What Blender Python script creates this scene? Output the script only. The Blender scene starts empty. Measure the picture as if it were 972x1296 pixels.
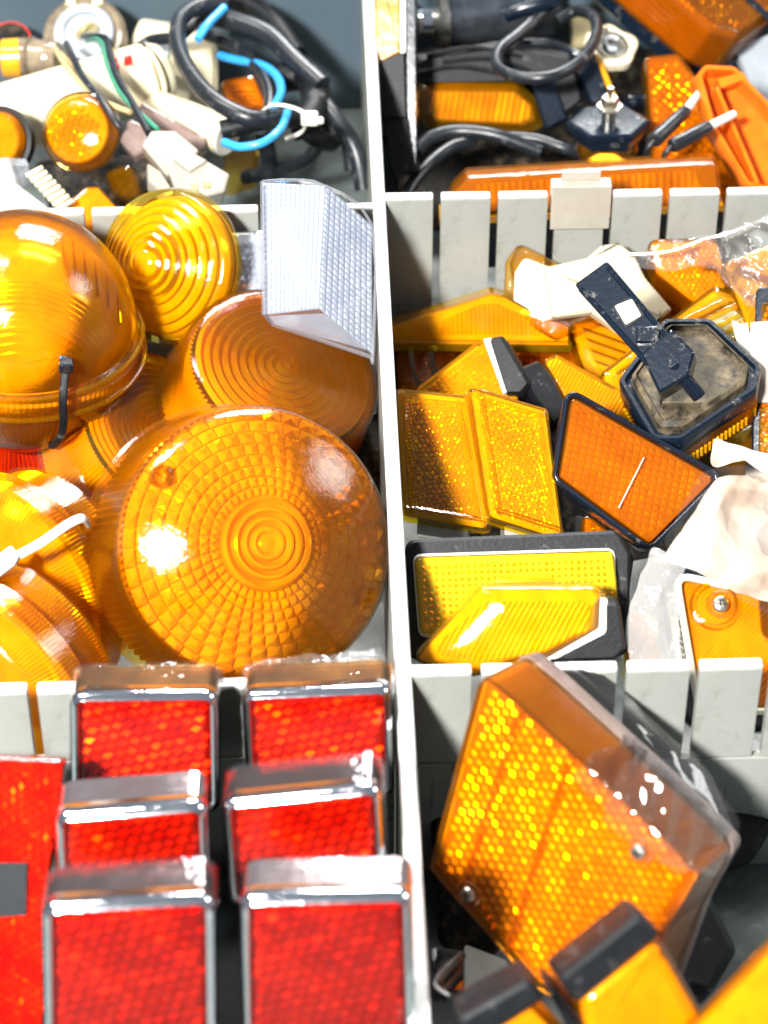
import bpy, math, random
from mathutils import Vector, Matrix
random.seed(7)
SC = bpy.context.scene
# ------------------------------------------------------------------ camera
FPX, CX, CY = 3130.0, 486.0, 648.0
YAW, PITCH, ROLL = math.radians(1.7), math.radians(39.9), math.radians(0.0)
fwd = Vector((math.sin(YAW)*math.cos(PITCH), math.cos(YAW)*math.cos(PITCH), -math.sin(PITCH)))
right = fwd.cross(Vector((0, 0, 1))).normalized()
up = right.cross(fwd)
R = Matrix((right, up, -fwd)).transposed()          # camera to world
CAMPOS = -(R @ Vector(((510-CX)/FPX, -(845-CY)/FPX, -1.0)))*84.8      # cm
cam = bpy.data.cameras.new('camera'); camo = bpy.data.objects.new('camera', cam)
SC.collection.objects.link(camo); SC.camera = camo
camo.matrix_world = Matrix.Translation(CAMPOS*0.01) @ R.to_4x4()
cam.sensor_fit = 'VERTICAL'; cam.sensor_width = 27; cam.sensor_height = 36
cam.lens = FPX/1296*36
cam.clip_start = 0.05; cam.clip_end = 50
cam.dof.use_dof = True; cam.dof.focus_distance = 0.97; cam.dof.aperture_fstop = 11.0
# ------------------------------------------------------------------ light
w = bpy.data.worlds.new('World'); SC.world = w; w.use_nodes = True
_nt = w.node_tree; _bg = _nt.nodes['Background']; _tc = _nt.nodes.new('ShaderNodeTexCoord'); _sx = _nt.nodes.new('ShaderNodeSeparateXYZ')
_rp = _nt.nodes.new('ShaderNodeValToRGB'); _nt.links.new(_tc.outputs['Generated'], _sx.inputs[0]); _nt.links.new(_sx.outputs[2], _rp.inputs[0]); _nt.links.new(_rp.outputs[0], _bg.inputs[0])
_rp.color_ramp.elements[0].position = 0.0; _rp.color_ramp.elements[0].color = (.16, .18, .21, 1)      # shop walls
_rp.color_ramp.elements[1].position = .75; _rp.color_ramp.elements[1].color = (.24, .27, .31, 1)      # pale ceiling
_bg.inputs[1].default_value = 0.78
def area(loc, tgt, sx, sy, power, col=(1, 1, 1)):
    l = bpy.data.lights.new('lamp', 'AREA'); l.shape = 'RECTANGLE'; l.size = sx; l.size_y = sy
    l.energy = power; l.color = col
    o = bpy.data.objects.new('ceiling_lamp', l); SC.collection.objects.link(o)
    o.location = loc
    o.rotation_euler = (Vector(tgt)-Vector(loc)).to_track_quat('-Z', 'Y').to_euler()
area((-0.52, -0.97, 1.05), (0, .12, 0), .17, .15, 78, (1, .98, .95))
area((-0.75, 0.45, 1.5), (0, .15, 0), .14, .7, 24, (1, .97, .92))
area((0.15, 1.45, 1.3), (0, .15, 0), .7, .14, 36, (1, .98, .95))
area((1.5, 0.45, 1.0), (0, .10, 0), .5, .5, 10, (1, .98, .95))
area((0.15, 1.6, 0.9), (0, .15, 0), .7, .12, 10, (.95, .98, 1))
SC.view_settings.view_transform = 'Standard'; SC.view_settings.look = 'None'
SC.view_settings.exposure = 0.38; SC.view_settings.gamma = 1.0
SC.render.engine = 'CYCLES'
SC.cycles.use_denoising = True
SC.cycles.transparent_max_bounces = 16; SC.cycles.max_bounces = 10
SC.cycles.diffuse_bounces = 4; SC.cycles.glossy_bounces = 4; SC.cycles.transmission_bounces = 8
SC.cycles.caustics_reflective = False; SC.cycles.caustics_refractive = False
SC.cycles.sample_clamp_indirect = 6

# ------------------------------------------------------------------ frames
def ray(px, py): return (R @ Vector(((px-CX)/FPX, -(py-CY)/FPX, -1.0)))
def P(px, py, z):
    d = ray(px, py); t = (z-CAMPOS.z)/d.z
    return CAMPOS + d*t
class Frame:
    """a place in the bin: origin where pixel (px,py) meets height z, normal n (camera axes), first axis at image angle a"""
    def __init__(s, px, py, z, n=(0, 0), a=0):
        s.o = P(px, py, z)
        nx, ny = n; nz = math.sqrt(max(0.02, 1-nx*nx-ny*ny)); N = Vector((nx, ny, nz)).normalized()
        ca, sa = math.cos(math.radians(a)), math.sin(math.radians(a))
        X = Vector((ca, sa, -(N.x*ca+N.y*sa)/N.z)).normalized(); Y = N.cross(X)
        s.R = R @ Matrix((X, Y, N)).transposed()
        s.M = Matrix.Translation(s.o*0.01) @ s.R.to_4x4()
        s.Ri = s.R.transposed()
    def uv(s, pts, h=0.0):
        out = []
        for q in pts:
            d = s.Ri @ ray(q[0], q[1]); c = s.Ri @ (CAMPOS-s.o)
            t = (h-c.z)/d.z; p = c+d*t; out.append((p.x, p.y))
        return out
    def loc(s, px, py, z): return s.Ri @ (P(px, py, z)-s.o)
class World:
    M = Matrix.Identity(4)
W0 = World()

# ------------------------------------------------------------------ mesh helpers
def area2(p): return sum(p[i][0]*p[(i+1) % len(p)][1]-p[(i+1) % len(p)][0]*p[i][1] for i in range(len(p)))
def ccw(p): return list(p) if area2(p) > 0 else list(reversed(p))
def rnd(pts, r, n=5):
    pts = ccw(pts); out = []; m = len(pts)
    for i in range(m):
        rr = r[i] if isinstance(r, (list, tuple)) else r
        a, b, c = Vector(pts[i-1]), Vector(pts[i]), Vector(pts[(i+1) % m])
        u = (a-b); v = (c-b); lu, lv = u.length, v.length; u.normalize(); v.normalize()
        ang = u.angle(v); d = min(rr/max(1e-3, math.tan(ang/2)), lu*.45, lv*.45)
        p0, p1 = b+u*d, b+v*d
        for k in range(n+1):
            t = k/n; out.append(tuple(p0*(1-t)**2+b*2*t*(1-t)+p1*t*t))
    return out
def inset(p, d):
    m = len(p); out = []
    if d > .33:          # deep insets shrink towards the middle, so that rounded corners never fold over
        xs = [q[0] for q in p]; ys = [q[1] for q in p]; cx, cy = (min(xs)+max(xs))/2, (min(ys)+max(ys))/2
        kx, ky = 1-2*d/(max(xs)-min(xs)), 1-2*d/(max(ys)-min(ys))
        return [(cx+(x-cx)*max(.05, kx), cy+(y-cy)*max(.05, ky)) for x, y in p]
    for i in range(m):
        a, b, c = Vector(p[i-1]), Vector(p[i]), Vector(p[(i+1) % m])
        e1 = (b-a); e2 = (c-b)
        if e1.length < 1e-6: e1 = e2
        if e2.length < 1e-6: e2 = e1
        n1 = Vector((-e1.y, e1.x)).normalized(); n2 = Vector((-e2.y, e2.x)).normalized()
        nn = (n1+n2)
        nn = nn/max(.5, nn.length_squared)*2 if nn.length > 1e-4 else n1
        out.append((b.x+nn.x*d, b.y+nn.y*d))
    return out
def inside(p, x, y):
    c = False; j = len(p)-1
    for i in range(len(p)):
        if (p[i][1] > y) != (p[j][1] > y) and x < (p[j][0]-p[i][0])*(y-p[i][1])/(p[j][1]-p[i][1])+p[i][0]: c = not c
        j = i
    return c
def rect(x0, y0, x1, y1): return [(x0, y0), (x1, y0), (x1, y1), (x0, y1)]
def circle(r, n=48, cx=0, cy=0, ry=None): return [(cx+r*math.cos(2*math.pi*i/n), cy+(ry or r)*math.sin(2*math.pi*i/n)) for i in range(n)]
def spline(pts, k=8, closed=False):
    P_ = [Vector(p) for p in pts]; out = []; n = len(P_)
    for i in range(n if closed else n-1):
        if closed: p0, p1, p2, p3 = P_[i-1], P_[i], P_[(i+1) % n], P_[(i+2) % n]
        else: p0, p1, p2, p3 = P_[max(0, i-1)], P_[i], P_[i+1], P_[min(n-1, i+2)]
        for j in range(k):
            t = j/k
            out.append(0.5*((2*p1)+(p2-p0)*t+(2*p0-5*p1+4*p2-p3)*t*t+(3*p1-p0-3*p2+p3)*t**3))
    if not closed: out.append(P_[-1])
    return out
class G:
    def __init__(s): s.v = []; s.f = []
    def add(s, v, f):
        b = len(s.v); s.v += [tuple(q) for q in v]; s.f += [tuple(i+b for i in q) for q in f]; return s
    def loops(s, L, cap0=True, cap1=True, closed=True):
        n = len(L[0]); v = [q for l in L for q in l]; f = []
        for a in range(len(L)-1):
            for i in range(n if closed else n-1):
                j = (i+1) % n
                f.append((a*n+i, a*n+j, (a+1)*n+j, (a+1)*n+i))
        if cap0: f.append(tuple(reversed(range(n))))
        if cap1: f.append(tuple(range((len(L)-1)*n, len(L)*n)))
        return s.add(v, f)
    def slab(s, out, lv, cap0=True, cap1=True):
        """lv: (inset, z) from the bottom up"""
        out = ccw(out)
        return s.loops([[(x, y, z) for x, y in inset(out, d)] for d, z in lv], cap0, cap1)
    def dome(s, out, z, h, inn=0.0, rings=7, flat=0.0):
        """cushion-shaped lens cap over an outline"""
        out = ccw(out); cx = sum(p[0] for p in out)/len(out); cy = sum(p[1] for p in out)/len(out); L = []
        for k in range(rings):
            t = k/(rings); sc_ = 1-t*(1-flat); hh = h*(1-(sc_-flat)**2 if flat else 1-sc_**2)
            L.append([(cx+(x-cx)*sc_, cy+(y-cy)*sc_, z+hh) for x, y in out])
        return s.loops(L, False, True)
    def box(s, c, d, b=.04):
        x, y, z = c; a, e, h = d[0]/2, d[1]/2, d[2]/2
        o = rnd(rect(x-a, y-e, x+a, y+e), b*1.5, 3); b = min(b, h*.8)
        return s.slab(o, [(b, z-h), (0, z-h+b), (0, z+h-b), (b, z+h)])
    def lathe(s, prof, seg=64, mod=None, c=(0, 0, 0), ax=None, cap0=False, cap1=False, sy=1.0):
        L = []
        for k, (r, z) in enumerate(prof):
            l = []
            for i in range(seg):
                th = 2*math.pi*i/seg; rr, zz = (r, z) if not mod else mod(i, th, k, r, z)
                q = (rr*math.cos(th), rr*math.sin(th)*sy, zz)
                if ax: q = ax @ Vector(q)
                l.append((q[0]+c[0], q[1]+c[1], q[2]+c[2]))
            L.append(l)
        return s.loops(L, cap0, cap1)
    def tube(s, pts, r, seg=12, k=8, flat=1.0, smooth=True, closed=False, ends=True):
        P_ = spline(pts, k, closed) if smooth else [Vector(p) for p in pts]
        n = len(P_); T = []
        for i in range(n):
            a = P_[(i-1) % n if closed else max(0, i-1)]; b = P_[(i+1) % n if closed else min(n-1, i+1)]
            T.append((b-a).normalized())
        ref = Vector((0, 0, 1)) if abs(T[0].z) < .9 else Vector((1, 0, 0))
        nrm = (ref-T[0]*ref.dot(T[0])).normalized(); L = []
        for i in range(n):
            nrm = (nrm-T[i]*nrm.dot(T[i])).normalized(); bi = T[i].cross(nrm)
            rr = r(i/(n-1)) if callable(r) else r
            L.append([tuple(P_[i]+(nrm*math.cos(2*math.pi*j/seg)*flat+bi*math.sin(2*math.pi*j/seg))*rr) for j in range(seg)])
        if closed: L.append(L[0])
        return s.loops(L, ends and not closed, ends and not closed)
    # ---- relief
    def pyr(s, poly, a, b, h, z, rot=0, jit=.25, hf=None, off=.5, skew=0, gap=1.0):
        c_, s_ = math.cos(math.radians(rot)), math.sin(math.radians(rot))
        q = [(x*c_+y*s_, -x*s_+y*c_) for x, y in poly]
        x0, x1 = min(p[0] for p in q), max(p[0] for p in q); y0, y1 = min(p[1] for p in q), max(p[1] for p in q)
        for j in range(int((y1-y0)/b)+1):
            for i in range(int((x1-x0)/a)+1):
                u = x0+(i+.5)*a+(skew*a*(j % 2)); v_ = y0+(j+.5)*b
                if not inside(q, u, v_): continue
                hz = hf(u, v_) if hf else 0
                ju, jv = random.uniform(-jit, jit)*a, random.uniform(-jit, jit)*b
                ga, gb = a*gap/2, b*gap/2; V = [(u-ga, v_-gb, 0), (u+ga, v_-gb, 0), (u+ga, v_+gb, 0), (u-ga, v_+gb, 0), (u+ju, v_+jv+(off-.5)*b, h*random.uniform(.7, 1.15))]
                V = [(x*c_-y*s_, x*s_+y*c_, z+hz+zz) for x, y, zz in V]
                s.add(V, [(0, 1, 4), (1, 2, 4), (2, 3, 4), (3, 0, 4)])
        return s
    def beads(s, poly, a, h, z, rot=0, hf=None, ns=8, tilt=.22):
        c_, s_ = math.cos(math.radians(rot)), math.sin(math.radians(rot))
        q = [(x*c_+y*s_, -x*s_+y*c_) for x, y in poly]
        x0, x1 = min(p[0] for p in q), max(p[0] for p in q); y0, y1 = min(p[1] for p in q), max(p[1] for p in q)
        b = a*.866
        for j in range(int((y1-y0)/b)+1):
            for i in range(int((x1-x0)/a)+2):
                u = x0+(i+(.5 if j % 2 else 0))*a; v_ = y0+(j+.5)*b
                if not inside(q, u, v_): continue
                hz = hf(u, v_) if hf else 0; hh = h*random.uniform(.75, 1.1); V = []
                for rr, zz in ((.50, -.6), (.40, .75)):
                    V += [(u+a*rr*math.cos(2*math.pi*k/ns), v_+a*rr*math.sin(2*math.pi*k/ns), hh*zz) for k in range(ns)]
                V.append((u+a*random.uniform(-.18, .18), v_+a*random.uniform(-.18, .18), hh))
                tx, ty = random.gauss(0, tilt), random.gauss(0, tilt); V = [(x, y, zz+(x-u)*tx+(y-v_)*ty) for x, y, zz in V]
                V = [(x*c_-y*s_, x*s_+y*c_, z+hz+zz) for x, y, zz in V]
                F = [(k, (k+1) % ns, ns+(k+1) % ns, ns+k) for k in range(ns)]+[(ns+k, ns+(k+1) % ns, 2*ns) for k in range(ns)]
                s.add(V, F)
        return s
    def cubes(s, poly, a, z, rot=0, t=.55, tilt=.10, hf=None):
        """corner cube reflector cells: hexagons of three tilted facets"""
        c_, s_ = math.cos(math.radians(rot)), math.sin(math.radians(rot))
        q = [(x*c_+y*s_, -x*s_+y*c_) for x, y in poly]
        x0, x1 = min(p[0] for p in q), max(p[0] for p in q); y0, y1 = min(p[1] for p in q), max(p[1] for p in q)
        b = a*.866; r = a*.577*.97
        for j in range(int((y1-y0)/b)+1):
            for i in range(int((x1-x0)/a)+2):
                u = x0+(i+(.5 if j % 2 else 0))*a; v_ = y0+(j+.5)*b
                if not inside(q, u, v_): continue
                tx, ty = random.gauss(0, tilt), random.gauss(0, tilt); hz = hf(u, v_) if hf else 0
                V = [(u, v_, z+hz)]
                for k in range(6):
                    an = math.radians(30+60*k); dx, dy = r*math.cos(an), r*math.sin(an)
                    V.append((u+dx, v_+dy, z+hz-t*r*(1.0 if k % 2 else .5)+dx*tx+dy*ty))
                V = [(x*c_-y*s_, x*s_+y*c_, zz) for x, y, zz in V]
                s.add(V, [(0, 1, 2, 3), (0, 3, 4, 5), (0, 5, 6, 1)])
        return s
    def ribs(s, poly, p, h, z, rot=0, hf=None, tri=False, n=1):
        """parallel ribs running along the rotated first axis, clipped to a convex outline"""
        c_, s_ = math.cos(math.radians(rot)), math.sin(math.radians(rot))
        q = [(x*c_+y*s_, -x*s_+y*c_) for x, y in poly]
        y0, y1 = min(p_[1] for p_ in q), max(p_[1] for p_ in q)
        def clip(y):
            xs = []
            for i in range(len(q)):
                a, b = q[i-1], q[i]
                if (a[1] > y) != (b[1] > y): xs.append(a[0]+(b[0]-a[0])*(y-a[1])/(b[1]-a[1]))
            return (min(xs), max(xs)) if len(xs) >= 2 else None
        m = int((y1-y0)/p)
        prof = [(0, 0), (.25, .8), (.5, 1), (.75, .8), (1, 0)] if not tri else [(0, 0), (.8, 1), (1, 0)]
        for j in range(m):
            ya = y0+j*p; hh = h*random.uniform(.85, 1.1); rows = []
            cl = clip(ya+p/2)
            if not cl: continue
            for t, e in prof:
                y = ya+t*p; c2 = clip(y) or cl
                rows.append([(c2[0]+(c2[1]-c2[0])*k/n, y, z+hh*e+(hf(c2[0]+(c2[1]-c2[0])*k/n, y) if hf else 0)) for k in range(n+1)])
            rows = [[(x*c_-y*s_, x*s_+y*c_, zz) for x, y, zz in r_] for r_ in rows]
            s.loops(rows, False, False, closed=False)
        return s
def build(name, g, mat, parent=None, M=None, ang=38, label=None, kind=None):
    me = bpy.data.meshes.new(name); me.from_pydata([(x*.01, y*.01, z*.01) for x, y, z in g.v], [], g.f)
    if name in ('prism_grid', 'reflector_beads', 'lens_ribs', 'ring_prisms', 'prism_rings', 'bullseye', 'side_ribs', 'cross_ribs', 'centre_ribs', 'edge_ribs', 'lower_ribs'):
        for k_ in PR:
            if mat == MATS.get(k_+'_in'): mat = PR[k_]
    me.materials.append(mat); me.validate()
    me.set_sharp_from_angle(angle=math.radians(ang)); me.polygons.foreach_set('use_smooth', [len(p.vertices) <= 4 for p in me.polygons])
    o = bpy.data.objects.new(name, me); SC.collection.objects.link(o)
    if parent: o.parent = parent
    if M is not None: o.matrix_local = M
    if label: o['label'] = label
    if kind: o['kind'] = kind
    return o
def thing(name, label, cat, F, group=None):
    o = bpy.data.objects.new(name, None); SC.collection.objects.link(o); o.matrix_world = F.M
    o.empty_display_size = .01
    o['label'] = label; o['category'] = cat
    if group: o['group'] = group
    return o
def single(name, g, mat, label, cat, F=W0, group=None, ang=38):
    o = build(name, g, mat, None, F.M, ang); o['label'] = label; o['category'] = cat
    if group: o['group'] = group
    return o

# ------------------------------------------------------------------ materials
def N(nt, t, **k):
    n = nt.nodes.new(t)
    for a, b in k.items(): setattr(n, a, b)
    return n
def base_mat(name):
    m = bpy.data.materials.new(name); m.use_nodes = True; nt = m.node_tree; nt.nodes.clear()
    out = N(nt, 'ShaderNodeOutputMaterial'); return m, nt, out
def noise(nt, scale, detail=3, rough=.6, co='Object'):
    tc = N(nt, 'ShaderNodeTexCoord'); n = N(nt, 'ShaderNodeTexNoise'); n.inputs['Scale'].default_value = scale
    n.inputs['Detail'].default_value = detail; n.inputs['Roughness'].default_value = rough
    nt.links.new(tc.outputs[co], n.inputs['Vector']); return n.outputs['Fac']
def ramp(nt, fac, a, b, c0=(0, 0, 0, 1), c1=(1, 1, 1, 1)):
    r = N(nt, 'ShaderNodeValToRGB'); r.color_ramp.elements[0].position = a; r.color_ramp.elements[1].position = b
    r.color_ramp.elements[0].color = c0; r.color_ramp.elements[1].color = c1; nt.links.new(fac, r.inputs[0]); return r.outputs[0]
def bump(nt, fac, st, dist=.001, prev=None):
    b = N(nt, 'ShaderNodeBump'); b.inputs['Strength'].default_value = st; b.inputs['Distance'].default_value = dist
    nt.links.new(fac, b.inputs['Height'])
    if prev: nt.links.new(prev, b.inputs['Normal'])
    return b.outputs[0]
def mix(nt, fac, a, b):
    m = N(nt, 'ShaderNodeMixShader')
    if isinstance(fac, (int, float)): m.inputs[0].default_value = fac
    else: nt.links.new(fac, m.inputs[0])
    nt.links.new(a, m.inputs[1]); nt.links.new(b, m.inputs[2]); return m.outputs[0]
def mixc(nt, fac, a, b):
    m = N(nt, 'ShaderNodeMix', data_type='RGBA')
    if isinstance(fac, (int, float)): m.inputs[0].default_value = fac
    else: nt.links.new(fac, m.inputs[0])
    for i, q in ((6, a), (7, b)):
        if isinstance(q, tuple): m.inputs[i].default_value = (*q[:3], 1)
        else: nt.links.new(q, m.inputs[i])
    return m.outputs[2]
def plastic_lens(name, col, col2, trans, clear, rough=.06, bmp=.25, bscale=900, dust=.25, fac0=.0, tcol=None):
    """moulded coloured plastic: part of the light passes clear, part is scattered, the skin is glossy"""
    m, nt, out = base_mat(name); L = nt.links
    n1 = noise(nt, 120, 4); c = mixc(nt, ramp(nt, n1, .35, .68), col, col2)
    nb = bump(nt, noise(nt, bscale, 2), bmp, .0004)
    nb = bump(nt, noise(nt, 60, 2), .24, .0012, nb)
    d = N(nt, 'ShaderNodeBsdfDiffuse'); L.new(c, d.inputs[0]); L.new(nb, d.inputs['Normal'])
    t = N(nt, 'ShaderNodeBsdfTranslucent'); L.new(c, t.inputs[0])
    body = mix(nt, trans, d.outputs[0], t.outputs[0])
    tr = N(nt, 'ShaderNodeBsdfTransparent'); tr.inputs[0].default_value = (*(tcol or col2), 1)
    body = mix(nt, clear, body, tr.outputs[0])
    dm = N(nt, 'ShaderNodeBsdfDiffuse'); dm.inputs[0].default_value = (.55, .42, .26, 1)
    sp = ramp(nt, noise(nt, 1600, 2), .66, .74); sp2 = ramp(nt, noise(nt, 200, 4), .5, .8)
    mm = N(nt, 'ShaderNodeMath', operation='MULTIPLY'); L.new(sp, mm.inputs[0]); L.new(sp2, mm.inputs[1])
    m2 = N(nt, 'ShaderNodeMath', operation='MULTIPLY'); L.new(mm.outputs[0], m2.inputs[0]); m2.inputs[1].default_value = dust
    body = mix(nt, m2.outputs[0], body, dm.outputs[0])
    g = N(nt, 'ShaderNodeBsdfGlossy'); g.inputs['Roughness'].default_value = rough; g.inputs[0].default_value = (1, 1, 1, 1); L.new(nb, g.inputs['Normal'])
    fr = N(nt, 'ShaderNodeFresnel'); fr.inputs[0].default_value = 1.42; L.new(nb, fr.inputs['Normal'])
    ad = N(nt, 'ShaderNodeMath', operation='ADD', use_clamp=True); ad.inputs[1].default_value = fac0; L.new(fr.outputs[0], ad.inputs[0])
    L.new(mix(nt, ad.outputs[0], body, g.outputs[0]), out.inputs[0]); return m
def opaque(name, col, rough=.4, metal=0, col2=None, nscale=80, bmp=.2, bscale=500, dust=0, dcol=(.45, .40, .32), spec=.5, sss=0):
    m, nt, out = base_mat(name); L = nt.links
    b = N(nt, 'ShaderNodeBsdfPrincipled'); b.inputs['Metallic'].default_value = metal
    b.inputs['Specular IOR Level'].default_value = spec
    c = mixc(nt, ramp(nt, noise(nt, nscale, 5), .35, .7), col, col2 or tuple(x*.75 for x in col))
    if dust:
        df = ramp(nt, noise(nt, 140, 6, .7), .62-dust*.35, .78); c = mixc(nt, df, c, dcol)
        rr = N(nt, 'ShaderNodeMapRange'); rr.inputs[3].default_value = rough; rr.inputs[4].default_value = .8
        L.new(df, rr.inputs[0]); L.new(rr.outputs[0], b.inputs['Roughness'])
    else: b.inputs['Roughness'].default_value = rough
    L.new(c, b.inputs['Base Color'])
    L.new(bump(nt, noise(nt, bscale, 3), bmp, .0004), b.inputs['Normal'])
    L.new(b.outputs[0], out.inputs[0]); return m
def film(name, tint=(.97, .98, 1), milk=.08, rough=.08, bscale=90, st=.9):
    m, nt, out = base_mat(name); L = nt.links
    nb = bump(nt, noise(nt, bscale, 4, .6), st, .004)
    nb = bump(nt, noise(nt, bscale*4, 2), st*.4, .001, nb)
    tr = N(nt, 'ShaderNodeBsdfTransparent'); tr.inputs[0].default_value = (*tint, 1)
    d = N(nt, 'ShaderNodeBsdfDiffuse'); d.inputs[0].default_value = (.85, .84, .82, 1); L.new(nb, d.inputs['Normal'])
    body = mix(nt, milk, tr.outputs[0], d.outputs[0])
    g = N(nt, 'ShaderNodeBsdfGlossy'); g.inputs['Roughness'].default_value = rough; L.new(nb, g.inputs['Normal'])
    fr = N(nt, 'ShaderNodeFresnel'); fr.inputs[0].default_value = 1.4; L.new(nb, fr.inputs['Normal'])
    ad = N(nt, 'ShaderNodeMath', operation='ADD', use_clamp=True); ad.inputs[1].default_value = .02; L.new(fr.outputs[0], ad.inputs[0])
    L.new(mix(nt, ad.outputs[0], body, g.outputs[0]), out.inputs[0]); return m
M = {}; MATS = M
def prism(name, c1, c2, gl=.55, rough=.13):
    m, nt, out = base_mat(name); L = nt.links
    c = mixc(nt, ramp(nt, noise(nt, 60, 2), .35, .65), c1, c2)
    d = N(nt, 'ShaderNodeBsdfDiffuse'); L.new(c, d.inputs[0]); t = N(nt, 'ShaderNodeBsdfTranslucent'); L.new(c, t.inputs[0])
    g = N(nt, 'ShaderNodeBsdfGlossy'); g.inputs['Roughness'].default_value = rough; L.new(c, g.inputs[0])
    L.new(mix(nt, gl, mix(nt, .35, d.outputs[0], t.outputs[0]), g.outputs[0]), out.inputs[0]); return m
PR = {'o': prism('orange_prisms', (1, .43, .004), (1, .60, .012), .36), 'y': prism('yellow_prisms', (1, .43, .004), (1, .58, .010), .45),
      'd': prism('amber_prisms', (.74, .30, .003), (.98, .50, .008), .55, .22), 'r': prism('red_prisms', (.60, .015, .003), (1, .24, .008), .60, .27),
      'c': prism('clear_prisms', (.62, .68, .78), (.82, .87, .96), .5)}
# orange (round lenses), yellow (right bin), deep (dark amber), red
M['o_shell'] = plastic_lens('orange_shell', (1, .33, .004), (1, .40, .006), .5, .92, tcol=(1, .82, .20))
M['o_in'] = plastic_lens('orange_inner', (1, .40, .003), (1, .54, .006), .35, .10, rough=.14, bmp=.1, fac0=.05, dust=0)
M['y_shell'] = plastic_lens('yellow_shell', (1, .50, .004), (1, .58, .006), .4, .90, tcol=(1, .88, .16))
M['y_in'] = plastic_lens('yellow_inner', (.95, .38, .003), (1, .50, .008), .3, .05, rough=.16, bmp=.1, fac0=.06, dust=0)
M['d_shell'] = plastic_lens('amber_shell', (.80, .28, .004), (.95, .36, .006), .4, .90, tcol=(1, .70, .14))
M['d_in'] = plastic_lens('amber_inner', (.62, .22, .003), (.8, .34, .006), .3, .05, rough=.14, bmp=.1, fac0=.06, dust=0)
M['r_shell'] = plastic_lens('red_shell', (.75, .012, .004), (.85, .02, .006), .3, .88, tcol=(1, .30, .12), dust=.1)
M['r_in'] = plastic_lens('red_inner', (.85, .02, .003), (1, .13, .006), .3, .03, rough=.12, bmp=.1, fac0=.10, dust=0)
M['c_shell'] = plastic_lens('clear_shell', (.82, .85, .92), (.88, .9, .95), .4, .88, tcol=(.96, .97, 1), dust=.05)
M['c_in'] = plastic_lens('clear_inner', (.78, .82, .90), (.9, .93, .98), .4, .25, rough=.12, bmp=.1, fac0=.10, tcol=(.95, .96, 1), dust=0)
M['smoke'] = plastic_lens('smoky_sleeve', (.42, .30, .27), (.55, .42, .38), .4, .45, tcol=(.75, .66, .62))
M['black'] = opaque('black_rubber', (.003, .004, .005), .5, col2=(.007, .008, .010), spec=.22, dust=.05, nscale=150, dcol=(.13, .125, .12), bmp=.35, bscale=700)
M['dark'] = opaque('dark_navy_plastic', (.004, .009, .018), .2, spec=.4, dust=.08, dcol=(.16, .15, .13))
M['dusty'] = opaque('dusty_black', (.006, .0055, .005), .55, spec=.2, dust=.4, dcol=(.12, .09, .055), bmp=.5)
M['cable'] = opaque('cable_sheath', (.006, .008, .011), .33, col2=(.013, .016, .020), spec=.4, dust=.12, dcol=(.12, .12, .12))
M['blue'] = opaque('blue_wire', (.03, .30, .70), .3)
M['green'] = opaque('green_wire', (.03, .20, .12), .35)
M['tan'] = opaque('tan_wire', (.45, .36, .18), .4)
M['chrome'] = opaque('chrome', (.86, .88, .92), .09, 1, col2=(.70, .74, .80), bmp=.25, bscale=260)
M['steel'] = opaque('zinc_steel', (.62, .60, .52), .3, 1, bmp=.3)
M['cream'] = opaque('cream_plastic', (.62, .57, .42), .28, col2=(.56, .49, .32), dust=.15, dcol=(.55, .45, .30))
M['white'] = opaque('white_plastic', (.54, .53, .48), .3, col2=(.48, .46, .40), dust=.08, dcol=(.6, .5, .38))
M['ivory'] = plastic_lens('ivory_nylon', (.56, .52, .44), (.62, .58, .50), .45, .10, tcol=(.95, .93, .85), dust=.4)
M['brass'] = opaque('aged_brass', (.62, .50, .22), .3, .7, col2=(.75, .66, .40), nscale=300)
M['brown'] = plastic_lens('brown_holder', (.22, .17, .12), (.42, .34, .22), .3, .15, tcol=(.6, .5, .35))
M['grey'] = opaque('grey_rubber', (.34, .38, .42), .45, col2=(.26, .29, .32), dust=.2)
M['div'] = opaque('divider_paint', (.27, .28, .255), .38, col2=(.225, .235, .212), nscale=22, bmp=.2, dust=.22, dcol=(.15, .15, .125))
def scuff(m, col, dark):          # scratches and grime in the paint
    nt = m.node_tree; b = nt.nodes['Principled BSDF']; L = nt.links
    old = b.inputs['Base Color'].links[0].from_socket
    tc = N(nt, 'ShaderNodeTexCoord'); c = old
    for sc_, rot, lo in (((700, 700, 14), .5, .68), ((500, 500, 10), -.9, .70), ((18, 600, 500), .2, .70)):
        mp = N(nt, 'ShaderNodeMapping'); mp.inputs['Scale'].default_value = sc_; mp.inputs['Rotation'].default_value = (rot*.4, rot, 0)
        L.new(tc.outputs['Object'], mp.inputs[0]); n = N(nt, 'ShaderNodeTexNoise'); n.inputs['Scale'].default_value = 1.0; n.inputs['Detail'].default_value = 2
        L.new(mp.outputs[0], n.inputs['Vector']); c = mixc(nt, ramp(nt, n.outputs['Fac'], lo, lo+.05), c, dark)
    g = ramp(nt, noise(nt, 35, 7, .75), .55, .75); mm = N(nt, 'ShaderNodeMath', operation='MULTIPLY'); mm.inputs[1].default_value = .35; L.new(g, mm.inputs[0])
    c = mixc(nt, mm.outputs[0], c, tuple(x*.6 for x in col)); L.new(c, b.inputs['Base Color'])
scuff(M['div'], (.27, .275, .24), (.15, .145, .125))
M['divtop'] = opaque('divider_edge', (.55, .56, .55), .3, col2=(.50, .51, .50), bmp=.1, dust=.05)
M['floor'] = opaque('bin_floor_paint', (.11, .13, .125), .4, col2=(.08, .10, .095), nscale=25, dust=.25, dcol=(.22, .22, .2), bmp=.3)
M['wall'] = opaque('slate_panel', (.065, .095, .115), .45, col2=(.055, .08, .10), nscale=20, bmp=.3)
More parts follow.
